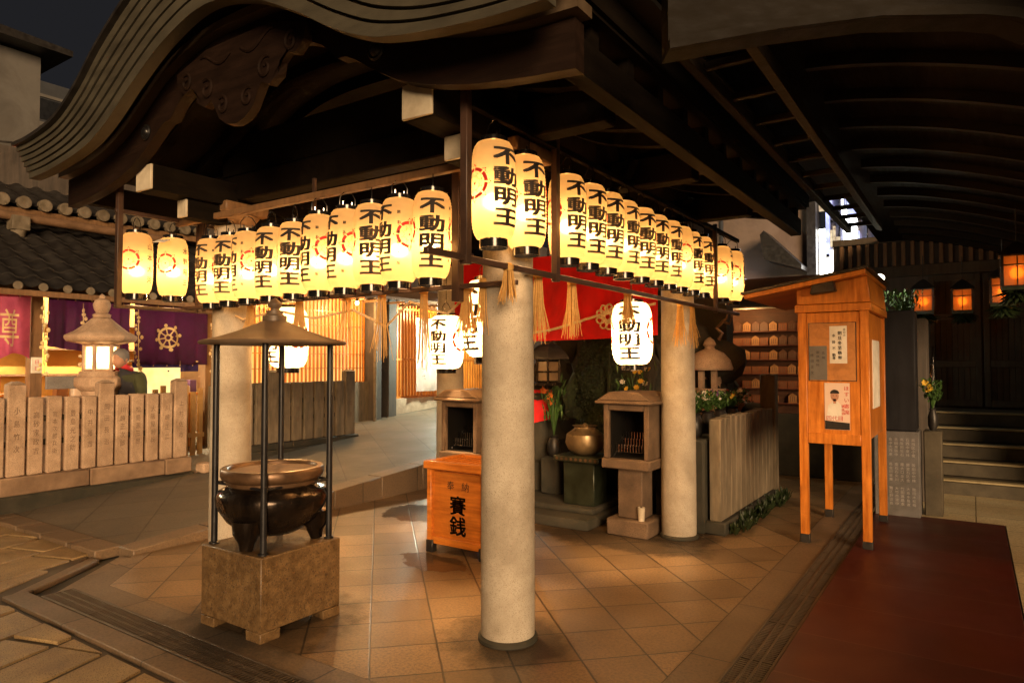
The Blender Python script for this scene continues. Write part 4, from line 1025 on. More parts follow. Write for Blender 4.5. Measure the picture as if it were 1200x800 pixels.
obj('transom_lattice', b, WOODM, t)
t = thing('hand_rail', 'thin pale metal hand rail at the left side of the steps', 'railing', (-.45, 9.55, 0))
b = BM(); tube(b, [(0, -.05, 0), (0, -.05, .95), (0, .05, 1.02), (0, 1.3, 1.75), (0, 1.4, 1.78), (0, 1.4, .87)], .017, 10); obj('tube', b, CHROME, t)
def box_lantern(label, loc, first=[None]):
    if first[0] is None:
        t = thing('box_lantern', label, 'lantern', loc, group='glowing box lanterns by the doors'); first[0] = t
        b = BM()
        for sx in (-1, 1):
            for sy in (-1, 1): bx(b, sx*.115-.012, sx*.115+.012, sy*.115-.012, sy*.115+.012, 0, .3)
        for z in (0, .2, .29):
            for s in (-1, 1): bx(b, -.103, .103, s*.115-.008, s*.115+.008, z, z+.014); bx(b, s*.115-.008, s*.115+.008, -.103, .103, z, z+.014)
        for s in (-1, 1): bx(b, -.005, .005, s*.115-.006, s*.115+.006, .014, .29); bx(b, s*.115-.006, s*.115+.006, -.005, .005, .014, .29)
        obj('frame', b, IRON, t)
        b = BM(); bx(b, -.105, .105, -.105, .105, .012, .288)
        bmesh.ops.delete(b, geom=[f for f in b.faces if abs(f.normal.z) > .9], context='FACES_ONLY')
        obj('paper_pane', b, paper('amber_pane', (.05, .012, .0012), .05, .3, (1, .66, .28)), t, smooth=False)
        b = BM(); lathe(b, [(.2, .3), (.19, .32), (.05, .42), (.01, .44)], 4, phase=PI/4); obj('roof', b, IRON, t)
        b = BM(); rn = random.Random(17); leafy(b, (0, 0, -.02), -.16, 60, .2, rn, .025); leafy(b, (0, 0, .0), -.1, 60, .24, rn, .025); bx(b, -.12, .12, -.12, .12, -.03, 0); obj('greenery', b, LEAFD, t, smooth=False)
        b = BM(); tube(b, [(0, 0, .43), (0, 0, .75)], .006, 6); obj('hanger', b, IRON, t)
        lamp('bulb', (0, 0, .14), 12, (1, .48, .14), .06, t)
        return t
    return dup(first[0], loc, 0, label)
for lb, loc in (('amber box lantern hung before the doors, above the yellow flowers', (-.53, 10.55, 2.22)), ('amber box lantern hung between the two others in front of the doors', (-.10, 11.05, 2.24)),
                ('amber box lantern third from the left, at the far end of the right side row', (.30, 9.6, 2.22)), ('amber box lantern nearest the frame edge in the right side row', (.36, 8.0, 2.26))):
    box_lantern(lb, loc)

# ------------------------------------------------------------------ covered walkway roof
t = thing('covered_walkway', 'dark covered walkway with curved ribbed ceiling over the red mat', 'walkway', (0, 6, 0))
def wz(x): return 3.32 - .24*max(0, (x+.9)/1.1)**1.6
def wpart(name, b, m, **k):
    bmesh.ops.translate(b, verts=b.verts, vec=(0, -6, 0)); return obj(name, b, m, t, **k)
for y in (2.6, 5.6, 8.9):
    b = BM(); bx(b, 1.25, 1.39, y-.07, y+.07, 0, 3.0); wpart('side_post', b, WALLD, bevel=.01)
b = BM(); bx(b, 1.3, 1.36, 9.05, 11.74, 0, 2.98); wpart('side_wall', b, WALLD)  # wall out of view, added to shade the doors and upper steps from the sun
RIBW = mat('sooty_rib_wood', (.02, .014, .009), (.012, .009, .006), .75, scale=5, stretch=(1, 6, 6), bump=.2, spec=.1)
X2 = [-1.15 + i*.1 for i in range(27)]
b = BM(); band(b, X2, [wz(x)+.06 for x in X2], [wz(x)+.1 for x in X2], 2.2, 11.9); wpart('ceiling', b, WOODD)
b = BM(); bx(b, -1.6, -1.16, 2.2, 8.4, 3.40, 3.44); wpart('cover_board', b, WOODD)
for k in range(13):
    b = BM(); y = 3.7 + k*.62; X3 = [-.8 + i*.1 for i in range(23)]; band(b, X3, [wz(x)-.01 for x in X3], [wz(x)+.058 for x in X3], y, y+.05); wpart('rib', b, RIBW)
for x in (-.81, -1.11):
    b = BM(); bx(b, x-.028, x+.028, 2.9, 8.3, 2.98, 3.06); wpart('side_beam', b, RIBW, bevel=.005)
for k in range(11):
    b = BM(); y = 3.3 + k*.47; bx(b, -1.08, -.84, y, y+.04, 3.0, 3.04); wpart('lattice_bar', b, RIBW, bevel=.004)
# cusped front beam, set square to the walk from the street
th = R(34)
bb = BM(); pts_l = [(-.08, 2.63), (.3, 2.70), (.65, 2.745), (1.0, 2.75), (1.12, 2.74), (1.22, 2.70), (1.27, 2.715), (1.45, 2.70), (1.7, 2.655), (2.1, 2.56)]
L_ = [p[0] for p in pts_l]
band(bb, L_, [p[1] for p in pts_l], [2.99]*len(L_), -.05, .05)
band(bb, L_, [p[1]-.0 for p in pts_l], [p[1]+.035 for p in pts_l], -.075, -.052)
M = Matrix.Translation((-.82, 2.33, 0)) @ Matrix.Rotation(th, 4, 'Z'); bmesh.ops.transform(bb, matrix=M, verts=bb.verts)
wpart('cusped_beam', bb, mat('walkway_beam_wood', (.012, .0095, .0065), (.008, .006, .0045), .7, spec=.15, scale=4, stretch=(3, 3, 8), bump=.25))

# ------------------------------------------------------------------ stone fences along the street
def stone_posts(label, y0, n, pitch, names, tall, zb, zc, zt, x, material, first_tall):
    t = thing('shrine_stone_fence', label, 'fence', (x, y0, 0))
    L = n*pitch
    b = BM()
    v = bx(b, -.16, .14, -.06, L+.06, -.1, zb)
    obj('rubble_footing', b, STONED, t, bevel=.02)
    b = BM(); k = 0; yy = -.04
    while yy < L:
        l2 = min(.85, L+.04-yy); bx(b, -.13, .11, yy, yy+l2-.006, zb, zc); yy += .85
    obj('base_stone', b, mat('brown_base_stone', (.3, .2, .125), (.18, .115, .07), .85, scale=5, bump=.5, bscale=60) if material is STONE else STONED, t, bevel=.012)
    b = BM(); bx(b, -.02, .02, 0, L, zc+.3, zc+.36); bx(b, -.02, .02, 0, L, zc+.55, zc+.61); obj('back_rail', b, STONED, t)
    rn = random.Random(len(label)); br = BM()
    for i in range(n):
        big = i in tall; hw = (pitch*.47 if big else pitch*.4); h = zt + (.16 if big else 0) + rn.uniform(-.008, .008)
        y = i*pitch + pitch/2
        b = BM()
        c = [(-hw, y-hw), (hw, y-hw), (hw, y+hw), (-hw, y+hw)]
        bx(b, -.06, .06, y-hw, y+hw, zc+.001, h-.012 if not big else h-.03)
        if big: lathe(b, [(hw*1.30, h-.03), (hw*.5, h)], 4, 0, y, phase=PI/4, cap0=False)
        p = obj('post', b, material, t, bevel=.01)
        nm = names[i % len(names)]
        if nm:
            b = BM(); f = flatX(.0615, y, 0); k = .55/len(nm)
            write(b, nm, f, .06 if len(nm) < 6 else .05, .075 if len(nm) < 6 else .062, k*(.95 if big else .85), 0, zc+.62 + (.05 if big else 0), .012)
            obj('engraved_name', b, INKB, p, smooth=False)
names = ['大阪屋利兵', '川崎正二', '上村佐市', '山口桂治郎', '三橋作太', '小島竹次', '高砂家政吉', '宮本次郎兵衛', '豊島光之助', '中井藤吉', '岡田長治', '川崎正次郎', '松島源三郎']
stone_posts('pale engraved stone fence lit by the shop, names cut into each post', 2.02, 16, .1755, names, (0, 5, 10, 15), .20, .385, 1.20, -8.2, STONE, 0)
stone_posts('darker weathered stone fence further along the street by the lit lattice', 5.62, 10, .205, ['', '', '', '', '千成屋'], (2, 9), .33, .42, 1.28, -8.25, FENCEW, 0)
b = BM(); bx(b, -.09, .09, -.08, .08, 0, .12); o = obj('marker_stone', b, STONE, bevel=.02); o.location = (-8.0, 4.98, zs(4.98)); tag(o, 'small pale square stone at the end of the engraved fence', 'stone')
b = BM()
for k in range(8): bx(b, -.02, .02, k*.11, k*.11+.06, 0, .95+.05*(k % 3))
bx(b, -.03, .03, -.02, .85, .3, .36); o = obj('bamboo_screen', b, mat('pale_bamboo', (.5, .28, .08), (.35, .18, .05), .6, bump=.1)); o.location = (-9.3, 4.9, zs(5)); tag(o, 'low pale bamboo screen behind the end of the engraved fence', 'screen')

# stone lantern behind the fence
t = thing('lit_stone_lantern', 'tall hexagonal stone lantern glowing behind the engraved fence', 'stone lantern', (-8.85, 4.12, .2)); t.scale = (.79, .79, .915)
S6 = dict(phase=R(12))
b = BM(); lathe(b, [(.42, 0), (.42, .18), (.36, .2)], 6, **S6); obj('base', b, STONE, t, bevel=.015)
b = BM(); lathe(b, [(.32, .2), (.24, .45), (.2, .75), (.22, .98), (.27, 1.1)], 6, **S6); obj('shaft', b, STONE, t, bevel=.01)
b = BM(); lathe(b, [(.27, 1.1), (.36, 1.17), (.36, 1.27), (.3, 1.3), (.3, 1.36)], 6, **S6); obj('platform', b, STONE, t, bevel=.012)
b = BM()
for k in range(6):
    a = R(12) + PI/3*k; lathe(b, [(.03, 1.36), (.03, 1.72)], 8, .225*math.cos(a), .225*math.sin(a))
tube(b, [(.225*math.cos(R(12)+PI/3*k), .225*math.sin(R(12)+PI/3*k), 1.375) for k in range(6)], .022, 6, closed=True)
tube(b, [(.225*math.cos(R(12)+PI/3*k), .225*math.sin(R(12)+PI/3*k), 1.71) for k in range(6)], .022, 6, closed=True)
obj('light_chamber', b, STONE, t)
b = BM(); lathe(b, [(.212, 1.38), (.212, 1.71)], 6, cap0=False, cap1=False, **S6); obj('paper_pane', b, PAPER2, t, smooth=False)
b = BM(); lathe(b, [(.25, 1.72), (.47, 1.76), (.50, 1.80), (.5, 1.835), (.38, 1.89), (.25, 1.98), (.15, 2.06), (.11, 2.08)], 6, **S6); obj('cap', b, STONE, t, bevel=.01)
b = BM(); lathe(b, [(.12, 2.08), (.13, 2.12), (.08, 2.14), (.11, 2.19), (.125, 2.25), (.1, 2.31), (.04, 2.34), (.045, 2.37), (.005, 2.40)], 20); obj('finial', b, STONE, t)
lamp('bulb', (0, 0, 1.55), 40, (1, .72, .42), .06, t)

# ------------------------------------------------------------------ person behind the fence
def skin_mesh(nodes_, edges_, name, m, parent, sub=2):
    me = bpy.data.meshes.new(name); me.from_pydata([n[0] for n in nodes_], edges_, [])
    o = bpy.data.objects.new(name, me); COL.objects.link(o)
    md = o.modifiers.new('skin', 'SKIN'); md.use_smooth_shade = True
    for i, n in enumerate(nodes_):
        sv = me.skin_vertices[0].data[i]; sv.radius = n[1] if isinstance(n[1], tuple) else (n[1], n[1]); sv.use_root = (i == 0)
    sd = o.modifiers.new('sub', 'SUBSURF'); sd.levels = sub; sd.render_levels = sub
    dg = bpy.context.evaluated_depsgraph_get(); me2 = bpy.data.meshes.new_from_object(o.evaluated_get(dg))
    bpy.data.objects.remove(o)
    me2.materials.clear(); me2.materials.append(m); me2.polygons.foreach_set('use_smooth', [True]*len(me2.polygons))
    o = bpy.data.objects.new(name, me2); COL.objects.link(o)
    if parent: o.parent = parent
    return o
pt = thing('person', 'person in dark green jacket and grey cap bending forward by the stone lantern', 'person', (-8.75, 4.5, zs(4.5)), R(-62))
# local: +x is forward
N = [((0, 0, .86), (.15, .13)), ((.05, 0, 1.0), (.14, .125)), ((.14, 0, 1.16), (.15, .13)), ((.2, 0, 1.26), (.11, .1)), ((.245, 0, 1.33), (.055, .055)), ((.27, 0, 1.37), (.055, .055)),
     ((0, .1, .80), .095), ((.03, .11, .46), .065), ((-.03, .11, .09), .045), ((.1, .12, .04), .04),
     ((0, -.1, .80), .095), ((.06, -.11, .46), .065), ((.02, -.11, .09), .045), ((.14, -.12, .04), .04),
     ((.19, .19, 1.22), .065), ((.24, .25, .97), .05), ((.42, .2, .87), .04), ((.5, .17, .87), .032),
     ((.19, -.19, 1.22), .065), ((.24, -.25, .97), .05), ((.43, -.19, .9), .04), ((.51, -.16, .9), .032)]
E_ = [(0, 1), (1, 2), (2, 3), (3, 4), (4, 5), (0, 6), (6, 7), (7, 8), (8, 9), (0, 10), (10, 11), (11, 12), (12, 13), (2, 14), (14, 15), (15, 16), (16, 17), (2, 18), (18, 19), (19, 20), (20, 21)]
body = skin_mesh(N, E_, 'body', TROUSER, pt)
me = body.data; me.materials.append(SKIN)
jk = skin_mesh([(n[0], tuple(q*1.1 for q in n[1]) if isinstance(n[1], tuple) else n[1]*1.18) for n in [N[0], N[1], N[2], N[3], N[14], N[15], N[16], N[18], N[19], N[20]]],
               [(0, 1), (1, 2), (2, 3), (2, 4), (4, 5), (5, 6), (2, 7), (7, 8), (8, 9)], 'jacket', JACKET, pt)
b = BM(); hc = Vector((.31, 0, 1.45))
blob(b, hc, .095, .078, .115, 12)
for v in b.verts:
    d = v.co - hc
    if d.x > .06 and abs(d.y) < .02 and -.03 < d.z < .03: v.co.x += .018
    if d.x > .03 and d.z < -.05: v.co.x += .008
for s in (-1, 1):
    blob(b, hc + Vector((-.005, s*.08, -.01)), .02, .01, .03, 8)
    blob(b, hc + Vector((.085, s*.03, .015)), .01, .014, .008, 8)
blob(b, hc + Vector((.088, 0, -.05)), .012, .026, .008, 8)
obj('head', b, SKIN, pt)
b = BM(); lathe(b, [(.088, -.03), (.1, .02), (.098, .06), (.08, .1), (.04, .125), (.005, .13)], 24, hc.x-.012, 0, M=Matrix.Translation((0, 0, hc.z)) @ Matrix.Diagonal((1, .9, 1, 1)))
obj('cap', b, CAPM, pt)
b = BM(); tube(b, [(.235+.075*math.cos(a), .075*math.sin(a), 1.335+.03*math.cos(a)) for a in [2*PI*k/16 for k in range(16)]], .03, 8, closed=True); obj('red_scarf', b, PETR, pt)
for s in (1, -1):
    for k in range(5):
        y0 = s*(.175) + (k-2)*.014; ln = (.05, .075, .08, .075, .055)[k]
        b = BM(); z0 = .87 if s > 0 else .9
        if k == 0: P = [(.5, y0, z0), (.52, y0-s*.02, z0+.0), (.545, y0-s*.03, z0-.01)]
        else: P = [(.505, y0, z0), (.53, y0, z0-.005), (.53+ln*.45, y0, z0-.03), (.53+ln*.55, y0, z0-.055)]
        tube(b, P, [.011, .01, .009, .007][:len(P)], 8); obj('finger', b, SKIN, pt)

# ------------------------------------------------------------------ the lit shop behind the fence
GZ = .25
t = thing('street_shop', 'brightly lit wooden shop behind the engraved fence with tiled roof over it', 'shop', (-10, 4, 0))
def sp(name, b, m, parent=None, **k):
    bmesh.ops.translate(b, verts=b.verts, vec=(10, -4, 0)); return obj(name, b, m, parent or t, **k)
YEL = mat('yellow_shop_wall', (.72, .42, .1), (.6, .33, .07), .7, scale=2, bump=.1)
b = BM(); bx(b, -12.2, -12.05, .5, 7.4, GZ, 3.3); sp('back_wall', b, YEL)
b = BM(); bx(b, -12.05, -10.0, 7.0, 7.15, GZ, 2.9); sp('side_wall', b, WOODM)
b = BM(); bx(b, -12.05, -10.0, .5, .65, GZ, 2.9); sp('side_wall', b, WOODM)
b = BM(); bx(b, -12.05, -9.6, .5, 7.3, GZ-.2, GZ); sp('shop_floor', b, WOODM)
b = BM(); bx(b, -12.0, -10.05, .66, 6.99, 2.62, 2.7); sp('ceiling', b, WOODM)
for y in (1.2, 3.82, 6.2):
    b = BM(); bx(b, -10.02, -9.88, y-.07, y+.07, GZ, 2.62); p = sp('shop_post', b, WOODM, bevel=.006)
b = BM(); bx(b, -10.0, -9.9, .6, 7.2, 2.40, 2.62); sp('front_beam', b, WOODM, bevel=.006)
b = BM(); bx(b, -10.6, -10.1, .8, 3.6, GZ, 1.12); bx(b, -10.62, -10.05, .75, 3.65, 1.12, 1.16); sp('counter', b, ORANGE, bevel=.005)
b = BM(); bx(b, -10.6, -10.1, 4.1, 6.1, GZ, 1.05); bx(b, -10.62, -10.05, 4.05, 6.15, 1.05, 1.09); sp('counter', b, ORANGE, bevel=.005)
b = BM()
for z in (1.35, 1.75, 2.15): bx(b, -12.04, -11.75, .8, 6.8, z, z+.03)
sp('wall_shelf', b, WOODM)
# lamps inside (lit fluorescent tubes on the ceiling)
TUBE = emit('lit_tube', (1, .80, .48), 800)
for i, (y, lb) in enumerate(((1.9, 'lit tube lamp on the shop ceiling over the pink curtain'), (4.6, 'lit tube lamp on the shop ceiling over the stone lantern'), (6.0, 'lit tube lamp on the shop ceiling by the far post'))):
    b = BM(); tube(b, [(0, -.5, 0), (0, .5, 0)], .02, 8); o = obj('tube_lamp', b, TUBE); o.location = (-10.8, y, 2.56); tag(o, lb, 'lamp', 'shop ceiling lamps')
# goods
rn = random.Random(21)
gc = [('red', (.6, .05, .04)), ('white', (.75, .7, .6)), ('yellow', (.8, .5, .08)), ('violet', (.16, .08, .22)), ('cream', (.8, .65, .4)), ('brown', (.25, .12, .05))]
GM = {k: mat(k+'_goods', v, None, .5, bump=0) for k, v in gc}
goods = []
for i in range(34):
    y = .9 + i*.17
    if 3.6 < y < 4.15: continue
    k = rn.choice(gc)[0]; h = rn.uniform(.08, .3); wv = rn.uniform(.05, .075)
    b = BM(); d = rn.uniform(.05, .08)
    bx(b, -d, d, -wv, wv, 0, h); bx(b, -d*.9, d*1.02, -wv*.8, wv*.8, h*.25, h*.7) if rn.random() < .5 else None
    o = obj('goods_box', b, GM[k], bevel=.004); z = 1.16 if y < 3.7 else 1.09
    o.location = (-10.3 + rn.uniform(-.1, .1), y, z)
    pos = 'under the pink curtain' if y < 3.7 else 'under the purple curtain'
    tag(o, '%s goods box standing on the shop counter %s' % (k, pos), 'box', 'goods on the shop counter')
    o['_y'] = y
    goods.append(o)
for k in range(10):
    y = .95 + k*.6
    b = BM(); bx(b, -.005, .005, -.13, .13, 0, .36)
    q = rn.choice(gc)[0]; o = obj('wall_poster', b, GM[q]); o.location = (-11.74, y, 1.4 + .35*(k % 2)); tag(o, '%s poster on the back wall of the shop, %s' % (q, ('low' if k % 2 == 0 else 'high')), 'poster', 'posters in the shop')
b = BM(); bx(b, -.02, .02, -.22, .22, 0, .16); o = obj('grey_sign', b, MONU, bevel=.004); o.location = (-9.55, 4.02, 1.22); tag(o, 'small grey board above the fence beside the stone lantern', 'sign')
b = BM(); bx(b, -9.88, -9.86, 3.76, 3.88, 1.42, 1.62); bmesh.ops.translate(b, verts=b.verts, vec=(0, 0, 0)); o = obj('paper_label', b, PAPERW, bevel=.002); tag(o, 'white paper label on the shop post beside the pink curtain', 'label')
b = BM(); write(b, '日日', flatX(-9.8585, 3.82, 1.56),   .06, .06, .08, 0, 0, 0); obj('label_text', b, PETR, o, smooth=False)
b = BM(); bx(b, -.02, .02, -.35, .35, 0, .42); o = obj('lit_shop_panel', b, emit('glowing_yellow_panel', (1, .62, .17), 1.5, (1, .75, .35), 2)); o.location = (-9.85, 5.35, 1.06); tag(o, 'glowing yellow panel below the purple curtain', 'sign')
# curtains
def wheel(b, fn, u, v, r):
    arc2(b, fn, u, v, r*.58, r*.74, 0, 2*PI, 32); arc2(b, fn, u, v, r*.14, r*.26, 0, 2*PI, 16)
    for k in range(8):
        a = 2*PI*k/8+.2
        q = []
        for rr, dd in ((r*.24, .2), (r*.6, .07), (r*.6, -.07), (r*.24, -.2)): q.append(b.verts.new(fn(u+rr*math.cos(a+dd), v+rr*math.sin(a+dd))))
        b.faces.new(q)
        disc2(b, fn, u+r*.86*math.cos(a), v+r*.86*math.sin(a), r*.13, 10)
def noren(label, y0, y1, z0, z1, m, seed, crest=(), edge=None, amp=.035, waves=4, x=-9.82):
    o = cloth(y0, y1, z0, z1, x, m, 'noren_curtain', amp, waves, axis='Y', edge=edge, nx=70, nz=12, seed=seed)
    tag(o, label, 'curtain')
    rn_ = random.Random(seed); ph = rn_.uniform(0, 6)
    def fn(u, v):
        uu = (u-y0)/(y1-y0); zb = z0 + (edge(uu) if edge else 0); vv = (z1-v)/(z1-zb)
        d = amp*(.35+.65*vv)*(math.sin(uu*waves*2*PI+ph) + .5*math.sin(uu*waves*3.7*PI+1+ph) + .3*math.sin(vv*3+uu*9))
        return Vector((x+d+.008, u, v))
    if crest:
        b = BM()
        for u, v, r in crest: wheel(b, fn, u, v, r)
        obj('wheel_crest', b, CREAM, o, smooth=False)
    b = BM(); tube(b, [(x, y0-.05, z1+.01), (x, y1+.05, z1+.01)], .014, 8)
    for k in range(5):
        yy = y0 + (y1-y0)*(k+.5)/5; tube(b, [(x-.016, yy, z1+.03), (x+.02, yy, z1+.02), (x+.018, yy, z1-.06)], .008, 6)
    obj('curtain_pole', b, ROPE, o)
    return o, fn
o, fn = noren('pink purple shop curtain with a cream printed character at the far left', 2.5, 3.72, 1.55, 2.42, PINK, 1, edge=lambda u: .12*math.sin(u*9))
b = BM(); write(b, '尊', fn, .24, .5, 1, 3.5, 1.98, 0); write(b, '不動', fn, .26, .3, .36, 2.9, 2.1, 0); obj('printed_character', b, CREAM, o, smooth=False)
noren('dark purple shop curtain with wheel crest half hidden by the stone lantern', 3.92, 4.95, 1.62, 2.42, PURPLE, 2, crest=((4.62, 1.93, .2),), edge=lambda u: .14*(1-u))
noren('dark purple shop curtain with cream wheel crest beside the left column', 5.0, 6.12, 1.52, 2.42, PURPLE, 3, crest=((5.5, 1.92, .21),), amp=.02)
noren('navy blue under curtain below the purple one with wheel crest', 5.0, 6.0, 1.42, 1.56, NAVY, 4, amp=.02, x=-9.86)
# hanging cords with amulets
for i, (y, lb) in enumerate(((3.84, 'string of small amulets hanging on the post beside the pink curtain'), (4.3, 'string of small amulets in front of the first purple curtain'), (5.02, 'string of white amulets between the two purple curtains'), (6.16, 'dense string of amulets on the far shop post'))):
    b = BM(); tube(b, [(0, 0, 0), (0.01, .01, -.9)], .006, 5)
    rn = random.Random(50+i)
    for k in range(16): blob(b, (rn.uniform(.0, .03), rn.uniform(-.045, .045), -.1 - k*.055), .018, rn.uniform(.015, .028), rn.uniform(.02, .035), 8)
    o = obj('amulet_string', b, CREAM if i % 2 == 0 else ROPE); o.location = (-9.74, y, 2.34); tag(o, lb, 'amulets', 'hanging amulet strings')
# roofs: tiled with waves
def tiled(b, xe, ze, xr, zr, y0, y1, pitch=.27, rows=9, step=.022, amp=.035):
    ny = int((y1-y0)/pitch*8); G = []
    for r in range(rows):
        for e in (0, 1):
            f = (r+e)/rows; row = []
            for i in range(ny+1):
                y = y0 + (y1-y0)*i/ny; c = math.cos(2*PI*(y-y0)/pitch); h = amp*(max(0, c)**.7 if c > 0 else -.45*(-c))
                row.append(b.verts.new((xe + (xr-xe)*f, y, ze + (zr-ze)*f + h + (step if e == 0 else 0))))
            G.append(row)
    for k in range(len(G)-1):
        for i in range(ny): b.faces.new((G[k][i], G[k+1][i], G[k+1][i+1], G[k][i+1]))
    return ny
b = BM(); tiled(b, -9.45, 2.46, -11.9, 3.74, .2, 7.6); sp('tile_roof', b, TILE, angle=60)
b = BM(); bx(b, -9.50, -9.44, .2, 7.6, 2.36, 2.43); bx(b, -9.9, -9.5, .2, 7.6, 2.40, 2.43); sp('eave_board', b, WOODM, bevel=.004)
for k in range(27):
    b = BM(); lathe(b, [(.05, 0), (.052, .02), (.035, .024)], 14, 0, 0, M=Matrix.Translation((-9.45, .2+.27*k, 2.475)) @ Matrix.Rotation(R(90), 4, 'Y')); sp('tile_end', b, TILEE)
b = BM(); bx(b, -12.6, -12.3, .2, 7.6, 3.5, 4.9); sp('upper_wall', b, WALLD)
b = BM(); tiled(b, -11.3, 3.82, -15.0, 5.6, -1.5, 7.2); sp('upper_tile_roof', b, TILE, angle=60)
b = BM(); bx(b, -11.42, -11.34, -1.5, 7.2, 3.68, 3.78); bx(b, -12.4, -11.42, -1.5, 7.2, 3.74, 3.78); sp('upper_eave_board', b, WOODM, bevel=.004)
for k in range(33):
    b = BM(); lathe(b, [(.09, -.05), (.09, .03), (.07, .035), (.03, .02)], 16, 0, 0, M=Matrix.Translation((-11.3, -1.5+.27*k, 3.86)) @ Matrix.Rotation(R(90), 4, 'Y')); sp('upper_tile_end', b, TILEE)
b = BM(); tube(b, [(-11.18, -1.5, 3.66), (-11.18, 6.2, 3.60)], .065, 12); sp('gutter', b, mat('copper_gutter', (.24, .14, .08), (.15, .09, .05), .5, bump=.1))
b = BM(); bx(b, -11.27, -11.06, 3.95, 4.17, 3.42, 3.62); lathe(b, [(.06, 3.25), (.1, 3.42)], 12, -11.16, 4.06); tube(b, [(-11.16, 4.06, 3.28), (-11.16, 3.9, 3.16), (-11.16, 3.4, 2.92)], .05, 10); sp('rain_head', b, TILEE, bevel=.006)
# buildings behind
t = thing('white_house', 'white plastered house with dark eave at the upper left against the night sky', 'house', (-19, 4.15, 0))
b = BM(); bx(b, -3, 3, -4, 2.0, 0, 7.9); obj('wall', b, PLASTER, t)
b = BM(); prism(b, [(-4, 7.94), (2.4, 7.94), (2.4, 8.06), (-4, 8.3)], -3.4, 3.5, 'X'); obj('roof', b, IRON, t)
b = BM(); bx(b, 3.0, 3.5, -1.6, 1.0, 5.6, 5.75); bx(b, 3.0, 3.06, -1.2, .5, 4.3, 5.6); obj('window_hood', b, IRON, t)
t = thing('grey_building', 'dim grey building with a strip of dark windows behind the white house', 'building', (-26, 7.5, 0))
b = BM(); bx(b, -4, 0, -5, 14, 0, 11.1); obj('wall', b, GREYW, t)
b = BM(); bx(b, .002, .05, -5, 14, 9.55, 9.7); bx(b, .002, .05, -5, 14, 10.55, 10.65); obj('ledge', b, PLASTER, t)
for k in range(7):
    b = BM(); bx(b, .002, .03, -4.8 + k*2.3, -2.75 + k*2.3, 9.8, 10.5); obj('window', b, GLASSD, t)
b = BM(); tube(b, [(-11, -2, 4.3), (-9.6, 2, 4.02), (-7, 4.0, 3.7)], .012, 6); tag(obj('overhead_wire', b, IRON), 'thin wire running below the roof tip at the upper left', 'wire')

# ------------------------------------------------------------------ lattice house along the street
t = thing('lattice_house', 'wooden street house with orange lit lattice windows beyond the dark fence', 'house', (-9.3, 9, .4))
def lp(name, b, m, parent=None, **k):
    bmesh.ops.translate(b, verts=b.verts, vec=(9.3, -9, -.4)); return obj(name, b, m, parent or t, **k)
GLOW = emit('lit_paper_screen', (1, .44, .09), 1.5, (1, .54, .15), 2.2)
GLOW2 = emit('lit_paper_screen_deep', (1, .40, .08), 1.1, (1, .5, .13), 2.2)
b = BM(); bx(b, -9.6, -9.33, 6.0, 9.1, .2, 1.2); lp('lower_wall', b, FENCEW, bevel=.01)
b = BM(); bx(b, -9.6, -9.33, 6.0, 20, 2.75, 4.6); lp('upper_wall', b, WALLD)
b = BM(); bx(b, -9.5, -9.45, 6.0, 9.0, 1.2, 2.75); win = lp('lit_screen', b, GLOW)
b = BM()
for k in range(37): bx(b, -9.445, -9.41, 6.02+k*.083, 6.02+k*.083+.022, 1.2, 2.75)
for z in (1.2, 1.45, 1.7, 1.95, 2.2, 2.45, 2.7): bx(b, -9.44, -9.415, 6.0, 9.0, z, z+.012)
lp('lattice', b, ORANGE)
for y in (9.05, 9.45):
    b = BM(); bx(b, -9.5, -9.2, y, y+.22, .3, 2.75); lp('pillar', b, WALLD, bevel=.01)
b = BM(); tube(b, [(-9.1, 9.0, .4), (-9.1, 9.0, 2.75)], .035, 10); lp('downpipe', b, TILEE)
b = BM(); bx(b, -9.5, -9.45, 9.67, 14.0, .85, 2.75); lp('lit_screen', b, GLOW2)
b = BM(); bx(b, -9.55, -9.3, 9.67, 14.0, .3, .85); lp('lower_wall', b, STONE, bevel=.01)
b = BM()
for k in range(48): bx(b, -9.445, -9.40, 9.7+k*.09, 9.7+k*.09+.035, .85, 2.75)
for z in (.85, 1.6, 2.6): bx(b, -9.44, -9.39, 9.67, 14.0, z, z+.04)
lp('lattice', b, ORANGE)
b = BM(); bx(b, -9.6, -9.3, 14.0, 20, .5, 2.75); lp('end_wall', b, WALLD)
b = BM(); prism(b, [(-8.7, 2.70), (-8.7, 2.75), (-9.6, 3.12), (-9.6, 3.04)], 5.8, 20, 'Y'); lp('eave', b, WOODM)
for k in range(26): b = BM(); bx(b, -9.35, -8.75, 5.9+k*.5, 5.95+k*.5, 2.66, 2.70); lp('eave_rafter', b, WOODM)
for i, (y, lb) in enumerate(((6.9, 'small eave lamp over the lit lattice near the left column'), (8.4, 'small eave lamp over the lit lattice near the street pillar'), (10.6, 'small eave lamp over the white door cloth'))):
    o = thing('eave_lamp', lb, 'lamp', (-8.95, y, 2.6), group='eave lamps along the lattice house')
    b = BM(); blob(b, (0, 0, 0), .035, .035, .04, 12); obj('globe', b, emit('warm_globe', (1, .7, .35), 12) if i == 0 else bpy.data.materials['warm_globe'], o)
    b = BM(); lathe(b, [(.02, .03), (.03, .08)], 12); obj('socket', b, IRON, o)
    lamp('bulb', (0.0, 0, -.06), 60, (1, .55, .2), .05, o)
o = cloth(10.15, 10.95, .98, 2.45, -9.15, CLOTHW, 'door_cloth', .012, 2, axis='Y', nx=30, nz=8, seed=8); tag(o, 'long pale door cloth with two brushed characters before the lattice house', 'curtain')
b = BM(); write(b, '一代', flatX(-9.115, 10.36, 1.42), .1, .13, .15, 0, 0, 0); obj('brush_text', b, INKB, o, smooth=False)
